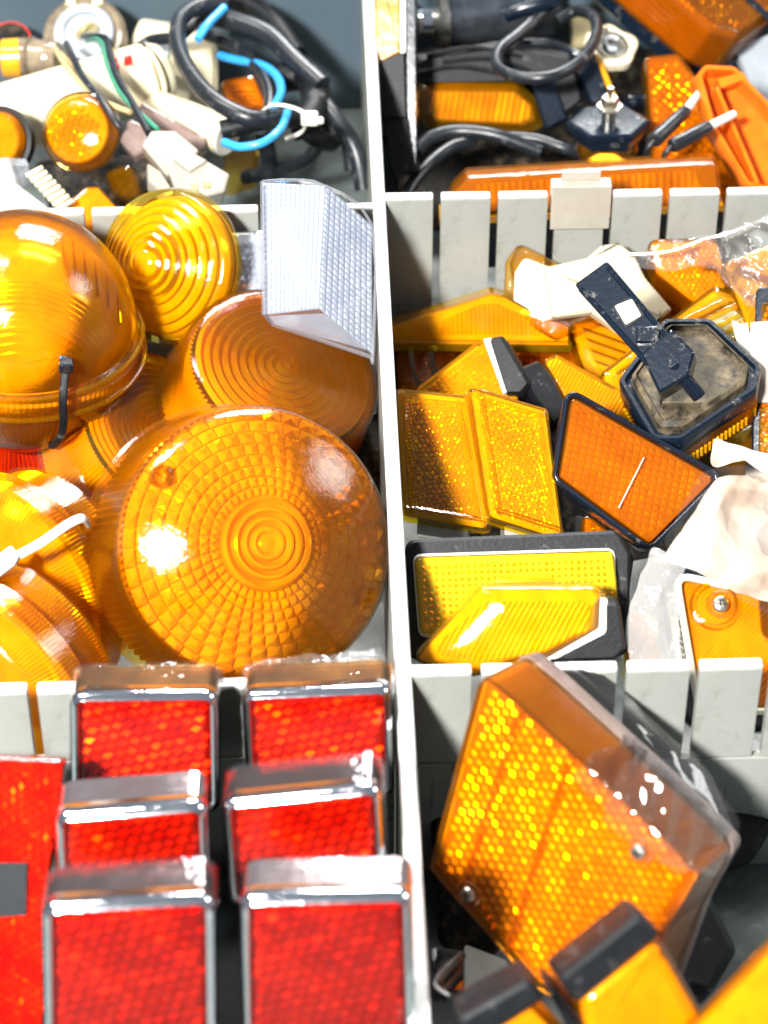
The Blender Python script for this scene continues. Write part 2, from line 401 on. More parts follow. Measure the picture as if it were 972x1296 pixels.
M['opor'] = plastic_lens('opaque_orange', (.80, .15, .008), (.90, .20, .012), .2, .0, rough=.2)
M['paper'] = opaque('creased_paper', (.31, .275, .24), .6, col2=(.28, .20, .14), nscale=40, bmp=.3, bscale=160)
M['foam'] = opaque('white_insert', (.50, .46, .36), .4, col2=(.44, .37, .22), nscale=120, bmp=.2)
M['tape'] = opaque('black_tape', (.008, .011, .013), .6, spec=.2)
M['d_plate'] = opaque('deep_amber_back', (.20, .055, .002), .5, col2=(.28, .08, .003))
M['r_plate'] = opaque('deep_red_back', (.16, .003, .002), .5, col2=(.24, .005, .002))
M['dust2'] = opaque('dust_caked_black', (.008, .0075, .007), .55, spec=.25, dust=.75, dcol=(.20, .155, .09), bmp=.6)
M['gun'] = opaque('gunmetal', (.16, .18, .21), .3, .85, col2=(.07, .08, .10), nscale=120, bmp=.3)
M['chrome_amber_tint'] = opaque('painted_amber_reflection', (.80, .46, .16), .14, .9, col2=(.55, .30, .12), bmp=.4, bscale=120)  # chrome sides, the amber they mirror is tinted into the colour
M['chrome_mauve_tint'] = opaque('painted_mauve_reflection', (.62, .46, .44), .10, .95, col2=(.75, .64, .64), bmp=.4, bscale=120)  # chrome of the nearer rows, mirrored surroundings put into the colour as mauve
M['grid_plate'] = opaque('grey_back_plate', (.20, .23, .29), .4)
M['red'] = opaque('red_mark', (.7, .03, .02), .4)
M['film'] = film('clear_film', milk=.05, st=.55, bscale=70)
M['wrap'] = film('smooth_wrap', milk=.01, rough=.03, bscale=40, st=.12)
M['milky'] = film('milky_film', (.97, .90, .74), .20, .16, 70, .35)
# ------------------------------------------------------------------ setting: floor, back panel, dividers
g = G(); g.box((0, 15, -10.5), (120, 110, 1), .05); o = build('bin_floor', g, M['floor'], kind='structure'); o['label'] = 'grey green floor of the storage bin'
g = G(); g.box((0, 54.5, -3), (120, 1, 14), .05); o = build('back_panel', g, M['wall'], kind='structure'); o['label'] = 'dark slate panel behind the wiring compartment'
D = P(510, 845, 0)
def wall_thing(name, label, x0, x1, y, pitch, first, slot, th=.42, zb=-10, gap=.34, hide=()):
    F = Frame(486, 600, 0); t = bpy.data.objects.new(name, None); SC.collection.objects.link(t)
    t.location = (0, y*.01, 0); t['label'] = label; t['category'] = 'divider'; t['group'] = 'slotted cross dividers of the bin'
    g = G(); g.box(((x0+x1)/2, 0, (zb-slot)/2), (x1-x0, th, -zb-slot), .03); build('base_panel', g, M['div'], t)
    x = first; 
    sg = G(); sg.box((0, 0, -slot/2), (pitch-gap, th, slot-.16), .02)
    eg = G(); eg.box((0, 0, 0), (pitch-gap-.01, th+.03, .16), .05)
    s0 = e0 = None
    while x-pitch > x0-.3: x -= pitch
    k = 0
    while x+pitch-gap < x1+.25:
        c = x+(pitch-gap)/2
        if s0 is None:
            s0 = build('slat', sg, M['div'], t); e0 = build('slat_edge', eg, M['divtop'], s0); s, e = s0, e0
        else:
            s = s0.copy(); e = e0.copy(); SC.collection.objects.link(s); SC.collection.objects.link(e); s.parent = t; e.parent = s
        s.location = (c*.01, 0, 0); e.location = (0, 0, 0); s.rotation_euler = (random.uniform(-.012, .012), 0, random.uniform(-.01, .01))
        x += pitch; k += 1
    return t
PX = 2.5
yb = P(500, 249, 0).y; yf = P(560, 848, 0).y
wall_thing('slotted_divider', 'slotted grey divider between the black wiring lamps and the yellow lenses', D.x+.3, D.x+24, yb, PX, P(558, 248, 0).x, 7.0)
wall_thing('slotted_divider', 'slotted grey divider in front of the yellow lenses, behind the bagged amber lamp', D.x+.3, D.x+22, yf, PX, P(886, 845, 0).x, 4.4)
wall_thing('slotted_divider', 'slotted grey divider between the blue wire coil and the round orange lenses', D.x-24, D.x-.3, P(200, 266, 0).y, PX, P(263, 266, 0).x, 7.0)
wall_thing('slotted_divider', 'slotted grey divider behind the chrome framed red reflectors', D.x-22, D.x-.3, P(60, 870, 0).y, PX, P(47, 870, 0).x, 3.4)
t = bpy.data.objects.new('long_divider', None); SC.collection.objects.link(t); t.location = (D.x*.01, .15, 0)
t['label'] = 'long straight pale divider running from front to back of the bin'; t['category'] = 'divider'
g = G(); g.box((0, 0, -5.1), (.50, 78, 9.8), .03); build('divider_panel', g, M['div'], t)
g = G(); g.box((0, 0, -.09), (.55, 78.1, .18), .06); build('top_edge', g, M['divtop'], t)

# ------------------------------------------------------------------ lamp builders
def relief(kind, poly, z, h=.06, a=.2, b=None, rot=0, hf=None):
    g = G()
    if kind == 'pyr': g.pyr(poly, a, b or a, h, z, rot, hf=hf)
    elif kind == 'beads': g.beads(poly, a, h, z, rot, hf=hf)
    elif kind == 'ribs': g.ribs(poly, a, h, z, rot, hf=hf, n=8 if hf else 1)
    return g
def rect_lens(name, label, cat, F, px, t, r=.5, c='y', rel='pyr', a=.2, b=None, rh=.07, rot=0, flare=.0, bev=.25, domeh=0.0,
              flange=None, housing=None, gasket=None, group=None, lip=None, deepin=.22, parent=None, mb=None, relin=.35):
    """moulded lamp lens over the outline px (pixels on the front plane), going back by t"""
    T = parent or thing(name, label, cat, F, group)
    q = ccw(F.uv(px)); o = rnd(q, r)
    g = G(); lv = [(-flare, -t), (-flare*.3, -bev*1.6), (0, -bev), (bev*.35, -bev*.3), (bev, 0)]
    g.slab(o, lv, cap0=False, cap1=not domeh)
    if domeh: g.dome(inset(o, bev), 0, domeh)
    build('lens', g, M[c+'_shell'], T)
    if lip:          # raised inner frame on the face
        i0 = inset(o, lip); i1 = inset(o, lip+.14); n = len(i0)
        g = G(); g.loops([[(x, y, .0) for x, y in i0], [(x, y, .08) for x, y in inset(i0, .03)], [(x, y, .08) for x, y in inset(i0, .11)], [(x, y, .0) for x, y in i1]], False, False)
        build('raised_lip', g, M[c+'_shell'], T)
    if rel:
        inn = inset(o, relin); z = -deepin-rh; hf = None
        if domeh:
            rr = max(math.hypot(x, y) for x, y in o); cx = sum(p[0] for p in o)/len(o); cy = sum(p[1] for p in o)/len(o)
        g = relief(rel, inn, z, rh, a, b, rot)
        n0 = 'prism_grid' if rel == 'pyr' else ('reflector_beads' if rel == 'beads' else 'lens_ribs')
        build(n0, g, M[c+'_in'], T, ang=20 if rel == 'pyr' else 60)
        g = G(); bo = inset(o, .08); g.slab(bo, [(.04, -t+.06), (0, z-.03)]); build('inner_wall', g, M[c+'_in'], T)
    if flange:
        e, h, zz = flange; g = G(); fo = inset(o, -e); g.slab(fo, [(.05, zz-h), (0, zz-h+.05), (0, zz-.05), (.05, zz)], True, True); build('flange', g, M[c+'_shell'], T)
    if gasket:
        e, h, zz, mm = gasket; g = G(); fo = inset(o, -e); g.slab(fo, [(.05, zz-h), (0, zz-h+.05), (0, zz-.05), (.05, zz)]); build('gasket', g, M[mm], T)
    if housing:
        e, h, zz, mm = housing; g = G(); fo = rnd(inset(q, -e), r+e*.6)
        g.slab(fo, [(.45, zz-h), (.12, zz-h+.15), (0, zz-h*.6), (0, zz-.12), (.12, zz)]); build('housing', g, M[mm], T)
    return T
def screw(T, F, px, py, z=.0, r=.22, mat='steel'):
    c = F.uv([(px, py)], z)[0]; g = G()
    g.lathe([(r*1.0, 0), (r, .07), (r*.8, .13), (r*.30, .15), (.28*r, .08)], 20, c=(c[0], c[1], z), cap1=True)
    s = build('screw', g, M[mat], T)
    g = G(); g.box((c[0], c[1], z+.145), (r*1.2, r*.2, .02), .005); g.box((c[0], c[1], z+.146), (r*.2, r*1.2, .02), .005); build('screw_slot', g, M['black'], s)
    g = G(); g.lathe([(r*1.25, -.05), (r*1.6, .02), (r*1.75, -.03)], 24, c=(c[0], c[1], z)); build('screw_boss', g, M['o_shell'], T)
def rings(R0, n, z, h, hf, seg=96):
    prof = []
    for k in range(n):
        a, b = R0*k/n, R0*(k+1)/n
        prof += [(a+.002, z+hf(a)), (a+(b-a)*.55, z+hf((a+b)/2)+h), (b-.01, z+hf(b)+h*.4)]
    return prof

# ------------------------------------------------------------------ A: round orange lenses (middle left)
# A4 the big radial lens in front
F = Frame(327, 690, -.9, (.32, .07), 0)
T = thing('radial_lens', 'large round orange lens with radiating prisms and a bullseye, glare spot on its left', 'lamp lens', F, 'round orange lamp lenses')
RR = 5.55
hf = lambda r: 1.6*(1-(r/5.3)**2)
prof = [(RR+.14, -4.5), (RR+.14, -4.3), (RR, -4.2), (RR-.2, -1.2), (5.2, -.2), (5.08, .08)]+[(5.0*(1-k/12)+.001, hf(5.0*(1-k/12))+.08) for k in range(0, 12)]+[(.05, 1.63)]
g = G(); g.lathe(prof, 120, cap1=True); build('lens', g, M['o_shell'], T, ang=50)
g = G(); g.lathe([(RR-.10, -4.1), (RR-.3, -1.2), (5.15, -.3)], 220, mod=lambda i, th, k, r, z: (r-(.13 if i % 2 else 0), z)); build('side_ribs', g, M['o_in'], T, ang=20)
g = G(); NS = 42; rad = [1.75, 2.12, 2.5, 2.9, 3.32, 3.76, 4.2, 4.65, 5.08]
for k in range(len(rad)-1):
    for i in range(NS):
        def pt(r, th, dz): return (r*math.cos(th), r*math.sin(th), hf(r)-.42+dz)
        t0 = 2*math.pi*(i+k*.16)/NS; t1 = 2*math.pi*(i+1+k*.16)/NS; tm = (t0+t1)/2+.012; ra, rb = rad[k]+.015, rad[k+1]-.03; t1 -= .008; t0 += .003; rm = ra+(rb-ra)*random.uniform(.4, .65)
        h = .26*random.uniform(.85, 1.2)
        v = [pt(ra, t0, 0), pt(rb, t0, .02), pt(rb, t1, 0), pt(ra, t1, -.02), pt(rm, tm, h), pt(ra, tm, .06), pt(rb, tm, .07)]
        g.add(v, [(3, 5, 4), (5, 0, 4), (0, 1, 4), (1, 6, 4), (6, 2, 4), (2, 3, 4)])
build('prism_rings', g, M['o_in'], T, ang=15)
g = G(); hb = lambda r: hf(r)-.25
pr = [(1.75, hf(1.75)-.42)]
for ro, hh in ((1.72, .16), (1.6, .30), (1.36, -.05), (1.3, .20), (1.2, .24), (1.02, -.08), (.95, .16), (.85, .18), (.66, -.10), (.6, .10), (.5, .12), (.33, -.10), (.12, -.02), (.02, .0)):
    pr.append((ro, hf(ro)-.3+hh))
g.lathe(pr, 72, cap1=True); build('bullseye', g, M['o_in'], T, ang=25)
g = G(); g.lathe([(5.15, -.62), (4.2, hf(4.2)-.5), (3.2, hf(3.2)-.5), (1.8, hf(1.8)-.5), (.1, hf(0)-.9)], 64, cap1=True); build('back_cup', g, M['d_in'], T)
for th in (2.55, -.45):
    g = G(); g.lathe([(.42, -.1), (.42, .55), (.30, .62), (.24, .45), (.2, .0)], 24, c=(4.45*math.cos(th), 4.45*math.sin(th), .05)); build('screw_boss', g, M['o_shell'], T)

# A3 drum lens with concentric rings
F = Frame(361, 463, -2.8, (.34, .54), -30)
T = thing('drum_lens', 'deep orange drum lens with concentric rings on top, under the clear lens', 'lamp lens', F, 'round orange lamp lenses')
prof = [(4.95, -4.6), (4.95, -4.35), (4.85, -4.3), (4.3, -1.0), (4.22, -.3), (4.0, -.03), (3.75, .04)]+[(3.7*(1-k/8), .05+.14*(1-(1-k/8)**2)) for k in range(8)]+[(.04, .19)]
SX = lambda i, th, k, r, z: (r*(1+.06*abs(math.cos(th))**3), z)
g = G(); g.lathe(prof, 110, cap1=True); build('lens', g, M['o_shell'], T, ang=50)
g = G(); g.lathe([(4.74, -4.25), (4.18, -1.0), (4.05, -.4)], 200, mod=lambda i, th, k, r, z: (r-(.16 if i % 2 else 0), z)); build('side_ribs', g, M['o_in'], T, ang=20)
g = G(); g.lathe(rings(3.8, 10, -.42, .30, lambda r: .14*(1-(r/3.9)**2)), 96, cap0=True); build('ring_prisms', g, M['o_in'], T, ang=18)
g = G(); g.slab(circle(4.3, 48), [(0, -4.4), (0, -4.3)]); build('back_cup', g, M['o_in'], T)
c = F.loc(425, 540, -2.3)
g = G(); g.lathe([(.62, -2.8), (.60, -.3), (.5, -.1), (.36, -.2), (.34, -2.4)], 30, c=(3.95*math.cos(-1.25), 3.95*math.sin(-1.25), 0)); build('screw_tower', g, M['o_shell'], T)
# flange ring seen at the left of the drum
F2 = Frame(205, 545, -5.2, (.55, .45), -35)
T = thing('stepped_lens', 'orange lens with a bright yellow edge step, wedged left of the ringed drum lens', 'lamp lens', F2, 'round orange lamp lenses')
g = G(); g.lathe([(4.1, -3.4), (4.1, -1.2), (3.9, -1.0), (3.8, 0), (3.5, .25), (2.9, .4), (.1, .45)], 90, cap1=True); build('lens', g, M['o_shell'], T, ang=40)
g = G(); g.lathe([(3.95, -3.3), (3.95, -1.3), (3.7, -.1)], 260, mod=lambda i, th, k, r, z: (r-(.07 if i % 2 else 0), z)); build('side_ribs', g, M['o_in'], T, ang=20)
g = G(); g.lathe(rings(3.6, 12, -.05, .14, lambda r: .1), 80, cap0=True); build('ring_prisms', g, M['y_in'], T, ang=18)

# A2 stepped yellow dome at the back
F = Frame(196, 334, -.8, (-.50, .02), 8)
T = thing('ringed_dome', 'yellow dome lens with broad stepped rings, right of the ball shaped lamp', 'lamp lens', F, 'round orange lamp lenses')
steps = [3.2, 2.85, 2.5, 2.1, 1.7, 1.3, .92, .5]
pr = [(3.35, -1.6), (3.42, -1.2), (3.32, -.8)]
for k, r_ in enumerate(steps):
    z = 1.5*(1-(r_/3.2)**2)-.55; pr += [(r_+.10, z-.10), (r_+.03, z+.12), (r_-.12, z+.20)]
pr += [(.05, 1.15)]
g = G(); g.lathe(pr, 96, cap1=True); build('lens', g, M['y_shell'], T, ang=30)
g = G(); g.lathe([(3.05, -1.5), (2.9, -.8)]+[(2.85*(1-k/8), 1.0*(1-(1-k/8)**2)-.75) for k in range(8)]+[(.03, .25)], 64, cap1=True); build('inner_cup', g, M['o_in'], T)
g = G(); g.slab(circle(3.1), [(0, -1.7), (0, -1.6)]); build('back_cup', g, M['y_in'], T)

# A1 ball lamp with a cable tie
F = Frame(30, 422, -1.6, (.06, .78), 0)
T = thing('ball_lamp', 'big glossy orange ball shaped lamp with a black cable tie over its rim', 'lamp', F, 'round orange lamp lenses')
def sph(R_, H_, n, z0=0, r0=1.0): return [(R_*math.cos(math.pi/2*k/n)*r0, z0+H_*math.sin(math.pi/2*k/n)) for k in range(n)]
dome_p = sph(4.7, 4.9, 22, .35)
g = G(); g.lathe([(4.85, .0), (4.85, .22), (4.68, .35)]+dome_p[1:]+[(.03, 5.26)], 120, cap1=True); build('lens', g, M['o_shell'], T, ang=45)
ih = lambda r: 4.4*math.sqrt(max(0, 1-(r/4.55)**2))+.2
g = G()
g.ribs([(x, y) for x, y in circle(4.3, 40) if y < -1.6] , .20, .07, -.12, 0, hf=lambda x, y: ih(min(4.45, math.hypot(x, y))), n=22)
build('cross_ribs', g, M['o_in'], T, ang=30)
g = G()
g.ribs([(x, y) for x, y in circle(4.2, 40) if y > .9], .5, .05, -.12, 100, hf=lambda x, y: 0, n=4)
g = G()
for sx in (-1, 1):
    for k in range(6):
        x = sx*(1.9+.42*k); pts = []
        for j in range(14):
            y = -1.5+j*.33
            if math.hypot(x, y) < 4.35: pts.append((x-.25*sx*(j*.12), y, ih(math.hypot(x, y))-.12))
        if len(pts) > 2: g.tube(pts, .06, 6, 3)
build('side_ribs', g, M['y_in'], T)
g = G(); g.lathe([(4.5, .1)]+sph(4.48, 4.25, 14, .1)[1:]+[(.03, 4.35)], 90, cap1=True); build('inner_dome', g, M['o_in'], T)
g = G(); g.lathe([(4.98, -.75), (5.02, -.6), (5.02, -.12), (4.85, 0)], 120); build('rim_band', g, M['o_shell'], T, ang=50)
g = G(); g.lathe([(4.9, -.9), (5.1, -.85), (5.1, -.70), (4.9, -.66)], 120); build('rim_bead', g, M['y_shell'], T, ang=50)
g = G(); g.lathe([(4.9, .02), (5.0, .06), (5.0, .2), (4.86, .26)], 120); build('rim_bead', g, M['y_shell'], T, ang=50)
g = G(); g.lathe([(1.6, -4.9), (2.4, -4.4), (3.8, -3.1), (4.65, -1.7), (4.88, -.85)], 90); build('bowl', g, M['o_shell'], T, ang=50)
g = G(); g.lathe([(1.55, -4.7), (3.6, -3.0), (4.7, -1.2), (4.75, .0)], 240, mod=lambda i, th, k, r, z: (r-(.05 if i % 2 else 0), z)); build('inner_bowl', g, M['o_in'], T, ang=25)
g = G(); g.lathe([(1.9, -6.8), (2.1, -6.6), (1.9, -5.6), (1.6, -4.8)], 120, mod=lambda i, th, k, r, z: (r-(.08 if i % 2 else 0), z), cap0=True); build('stem', g, M['r_shell'], T, ang=20)
g = G(); g.lathe([(1.6, -6.7), (1.5, -4.8)], 40, cap0=True); build('stem_core', g, M['d_in'], T)
# cable tie
def on(F_, px, py, d=0):      # local point along the viewing ray at local z
    q = F_.uv([(px, py)], d)[0]; return (q[0], q[1], d)
FB = F
T = thing('cable_tie', 'black cable tie with a square head around the rim of the orange ball lamp', 'cable tie', F)
g = G(); g.tube([(1.9, -4.35, 1.9), (1.8, -4.95, .9), (1.75, -5.2, .2), (1.75, -5.15, -.8), (1.6, -4.6, -1.9), (1.2, -3.7, -3.1)], .17, 8, 6, flat=.5); build('strap', g, M['black'], T)
c = (1.9, -4.75, 1.75)
g = G(); g.box((c[0], c[1], c[2]), (.58, .52, .45), .06); h = build('tie_head', g, M['dark'], T)
g = G(); g.box((c[0]+.08, c[1], c[2]+.225), (.24, .22, .03), .01); build('slot', g, M['black'], h)
g = G(); g.tube([(c[0]-.1, c[1]+.2, c[2]), (c[0]-.12, c[1]+.55, c[2]+.02)], .15, 8, 2, flat=.35); build('strap_end', g, M['blue'], T)

# A5 two lower-left drum lenses
F = Frame(-20, 730, -4.2, (-.42, .10), 0)
for (px, py, z, n, RL, hh, lab) in ((4, 762, -5.6, (-.62, -.42), 4.3, 3.2, 'plain orange flanged lens lying on its side under a white cable tie'),
                                   (-26, 880, -5.4, (-.58, -.52), 4.0, 3.2, 'orange lens with a ribbed band in the near left corner of its compartment')):
    F = Frame(px, py, z, n, 0)
    T = thing('flanged_lens', lab, 'lamp lens', F, 'round orange lamp lenses')
    g = G(); g.lathe([(RL*1.0, -hh), (RL*1.0, -hh*.55), (RL*1.12, -hh*.5), (RL*1.14, -hh*.2), (RL*1.02, -hh*.16), (RL*.98, .2), (RL*.9, .5), (RL*.6, .7), (.05, .75)], 100, cap1=True); build('lens', g, M['o_shell'], T, ang=35)
    g = G(); g.lathe([(RL*.97, -hh), (RL*.97, -hh*.6), (RL*1.05, -hh*.48), (RL*1.06, -hh*.22), (RL*.95, -hh*.1), (RL*.9, 0)], 320, mod=lambda i, th, k, r, z: (r-(.05 if i % 2 else 0), z)); build('side_ribs', g, M['o_in'], T, ang=20)
    g = G(); g.lathe([(RL*.9, 0), (RL*.5, .3), (.05, .35)], 64, cap1=True); build('inner_cup', g, M['o_in'], T)
F = Frame(50, 690, -.4, (0, 0), 0)
T = thing('cable_tie', 'white cable tie with a chunky head lying across the lower left orange lenses', 'cable tie', F)
g = G(); g.tube([on(F, 18, 705, 0), on(F, 50, 688, .15), on(F, 85, 664, .2), on(F, 104, 656, .1), on(F, 112, 664, -.6)], .17, 8, 6, flat=.5); build('strap', g, M['white'], T)
q = F.uv([(-14, 712), (14, 690), (26, 704), (20, 716), (-4, 734)]); g = G(); g.slab(rnd(q, .1), [(.05, -.3), (0, -.2), (0, .2), (.06, .28)]); build('tie_head', g, M['white'], T)

# A7 clear ribbed piece behind, A8 clear lens
F = Frame(304, 322, -1.2, (.1, .3), 0)
rect_lens('clear_lens', 'smoky clear ribbed lens half hidden between the yellow dome and the clear grid lens', 'lamp lens', F, [(278, 292), (345, 288), (350, 375), (285, 365)], 2.0, .4, 'c', 'pyr', .3, rh=.15, rot=15)
F = Frame(400, 335, 1.3, (.12, .08), 0)
T = thing('grid_lens', 'colourless rectangular lens with a fine square grid and a folded right side', 'lamp lens', F)
A_ = F.uv([(329, 232), (372, 229), (418, 236), (440, 388), (345, 398), (331, 380)])
def lv(px, py, h): q = F.uv([(px, py)], h)[0]; return (q[0], q[1], h)
front = [lv(336, 232, 0), lv(385, 232, .12), lv(414, 240, 0), lv(436, 380, 0), lv(400, 335+22, .25), lv(338, 342, 0)]
g = G()
# outer skin: main face, right bevel, lower bevel
a0, a1, a2, a3 = lv(332, 230, 0), lv(412, 234, .15), lv(404, 390, .25), lv(334, 398, 0)
b1, b2 = lv(471, 285, -1.2), lv(472, 448, -1.3); c1, c2 = lv(345, 410, -.6), lv(470, 452, -1.4)
def quadgrid(g, A, B, C, D_, nu, nv, hgt=0, n=None):
    A, B, C, D_ = map(Vector, (A, B, C, D_)); nn = (B-A).cross(D_-A).normalized()
    if nn.z < 0: nn = -nn
    for i in range(nu):
        for j in range(nv):
            f = lambda u, v_: A*(1-u)*(1-v_)+B*u*(1-v_)+C*u*v_+D_*(1-u)*v_
            u0, u1, v0, v1 = i/nu, (i+1)/nu, j/nv, (j+1)/nv
            m = f((u0+u1)/2+random.uniform(-.1, .1)/nu, (v0+v1)/2+random.uniform(-.1, .1)/nv)+nn*hgt
            e = .1; q = [f(u0+(u1-u0)*a, v0+(v1-v0)*b) for a, b in ((e, e), (1-e, e), (1-e, 1-e), (e, 1-e))]; e = .3; q2 = [f(u0+(u1-u0)*a, v0+(v1-v0)*b)+nn*hgt*random.uniform(.7, 1.1) for a, b in ((e, e), (1-e, e), (1-e, 1-e), (e, 1-e))]
            g.add(q+q2, [(0, 1, 5, 4), (1, 2, 6, 5), (2, 3, 7, 6), (3, 0, 4, 7), (4, 5, 6, 7)])
off = Vector((0, 0, -.16))
g.add([a0, a1, a2, a3, b1, b2, c1, c2, lv(333, 230, -.9), lv(333, 398, -.9), lv(380, 228, -.9)],
      [(0, 1, 2, 3), (1, 4, 5, 2), (3, 2, 5, 7, 6), (0, 3, 6, 9, 8), (1, 0, 8, 10), (1, 10, 4)])
build('lens', g, M['c_shell'], T, ang=20)
g = G(); o_ = lambda p: Vector(p)+off
quadgrid(g, o_(a0), o_(a1), o_(a2), o_(a3), 13, 21, .06); quadgrid(g, o_(a1), o_(b1), o_(b2), o_(a2), 9, 22, .06)
build('prism_grid', g, M['c_in'], T, ang=15)
of2 = Vector((0, 0, -.19)); g = G(); p_ = [Vector(k_)+of2 for k_ in (a0, a1, a2, a3, b1, b2)]; g.add(p_, [(0, 1, 2, 3), (1, 4, 5, 2)]); build('grid_back', g, M['grid_plate'], T, ang=20)
g = G(); quadgrid(g, o_(a3), o_(a2), o_(b2), o_(c1), 22, 1, .04); build('lower_ribs', g, M['c_in'], T, ang=15)
g = G(); g.tube([a0, a3, c1, c2], .09, 8, 1, smooth=False); g.tube([a0, lv(372, 228, .05), lv(412, 236, 0), b1, b2, c2], .07, 8, 3); build('rim', g, M['c_shell'], T)

F = Frame(478, 600, -7.5, (.1, .6), 0)
g = G(); g.slab(rnd(F.uv([(430, 520), (488, 520), (496, 700), (440, 700)]), .3), [(.2, -1), (0, -.8), (0, -.2), (.2, 0)]); g.box((.2, .5, .15), (.9, 1.2, .4), .08)
single('gap_filler', g, M['dust2'], 'dusty dark filler added in the gap between the round lenses and the long divider', 'housing', F)  # filler added to darken the pale floor in this gap
# ------------------------------------------------------------------ D: yellow lenses (middle right)
# low layer in the gaps
def low(px, z, n, c, lab, t=1.6, rel='pyr', rot=0, a=.24, hs=None, r=.4, name='amber_lens', cat='lamp lens', **k):
    F = Frame(sum(p[0] for p in px)/len(px), sum(p[1] for p in px)/len(px), z, n, 0)
    return rect_lens(name, lab, cat, F, px, t, r, c, rel, a, rh=.07, rot=rot, housing=hs, **k), F
low([(496, 395), (535, 385), (560, 420), (520, 450), (496, 440)], -7.6, (.1, .5), 'd', 'small dark amber lens end poking out beside the long divider behind the peaked lens')
low([(735, 640), (800, 690), (790, 760), (740, 760)], -6.5, (.1, .5), 'd', 'dark amber lens sunk between the black framed reflectors', hs=(.25, .8, -.8, 'black'))
low([(640, 425), (760, 440), (800, 560), (700, 520)], -7.8, (.2, .5), 'd', 'dark orange lens at the bottom of the pile under the small black based lamps')
low([(500, 440), (600, 430), (640, 520), (505, 560)], -8.4, (.1, .6), 'd', 'dim amber lens deep under the grid wedge lamp')
# black clutter below
F = Frame(740, 600, -8.4, (.1, .5), 0)
g = G(); g.slab(rnd(F.uv([(600, 500), (960, 480), (980, 840), (600, 860)]), .8), [(.4, -1.2), (0, -1.0), (0, -.3), (.3, 0)])
g.box((0, 1.2, .1), (3, .8, .5)); g.box((-2, -2, .1), (1.2, 2.4, .6)); single('buried_housing', g, M['dusty'], 'large dusty black lamp base buried under the yellow lenses', 'housing', F)
# D1 peaked boat lens
F = Frame(607, 415, -4.8, (.02, -.25), 2)
T = thing('peaked_lens', 'yellow peaked wedge lens with fine vertical ribs, furthest left behind the pile', 'lamp lens', F)
q = lambda pts, h=0: F.uv(pts, h)
A = q([(493, 438), (722, 440), (722, 412), (690, 402), (640, 375), (622, 372), (560, 392), (493, 412)])
g = G(); g.slab(rnd(A, .12, 3), [(0, -1.9), (0, -.12), (.1, 0)]); build('lens', g, M['y_shell'], T)
B = q([(555, 424), (690, 424), (684, 410), (630, 385), (610, 385), (560, 405)]); g = G(); g.ribs(B, .20, .11, -.16, 90); build('lens_ribs', g, M['y_in'], T, ang=20)
g = G(); g.slab(inset(ccw(A), .1), [(0, -1.8), (0, -.15)]); build('inner_wall', g, M['y_in'], T)
b0 = q([(490, 444), (724, 446), (724, 432), (490, 430)]); g = G(); g.slab(b0, [(0, -2.1), (0, .12), (.05, .18)]); build('flange', g, M['y_shell'], T)
for x in (520, 545):
    g = G(); g.tube([F.loc(x, 440, -5.5), F.loc(x+4, 470, -7.0), F.loc(x+14, 492, -8)], .12, 8, 4, flat=.5); build('clip_leg', g, M['ivory'], T)
# D2 wedge with grid and black base
F = Frame(590, 468, -4.4, (-.25, .15), 0)
T = rect_lens('wedge_lamp', 'yellow wedge lamp with a square grid and thick black base behind the twin reflectors', 'lamp', F, [(524, 492), (600, 434), (622, 432), (655, 500), (650, 540), (560, 530)], 1.3, .25, 'y', 'pyr', .24, rh=.1, rot=38, relin=.12, bev=.12)
q = F.uv([(610, 428), (622, 426), (650, 494), (636, 500)], .1); g = G(); g.slab(rnd(q, .1), [(0, -1.3), (0, -.05), (.05, .1)]); build('white_gasket', g, M['white'], T)
q = F.uv([(617, 428), (636, 424), (672, 486), (660, 500), (640, 500)], .1); g = G(); g.slab(rnd(q, .2), [(.1, -1.8), (0, -1.5), (0, -.0), (.14, .2)]); build('base', g, M['black'], T)
# D12
F = Frame(735, 480, -4.6, (.1, .25), 0)
T = rect_lens('wedge_lamp', 'small yellow ribbed lamp with a black base, right of the grid wedge lamp', 'lamp', F, [(688, 455), (705, 447), (790, 495), (800, 540), (730, 530)], 1.3, .2, 'y', 'ribs', .16, rh=.07, rot=60, relin=.12, bev=.12)
q = F.uv([(656, 466), (682, 455), (700, 475), (722, 520), (700, 540), (672, 500)], .1); g = G(); g.slab(rnd(q, .2), [(.1, -1.8), (0, -1.5), (0, -.0), (.14, .2)]); build('base', g, M['black'], T)
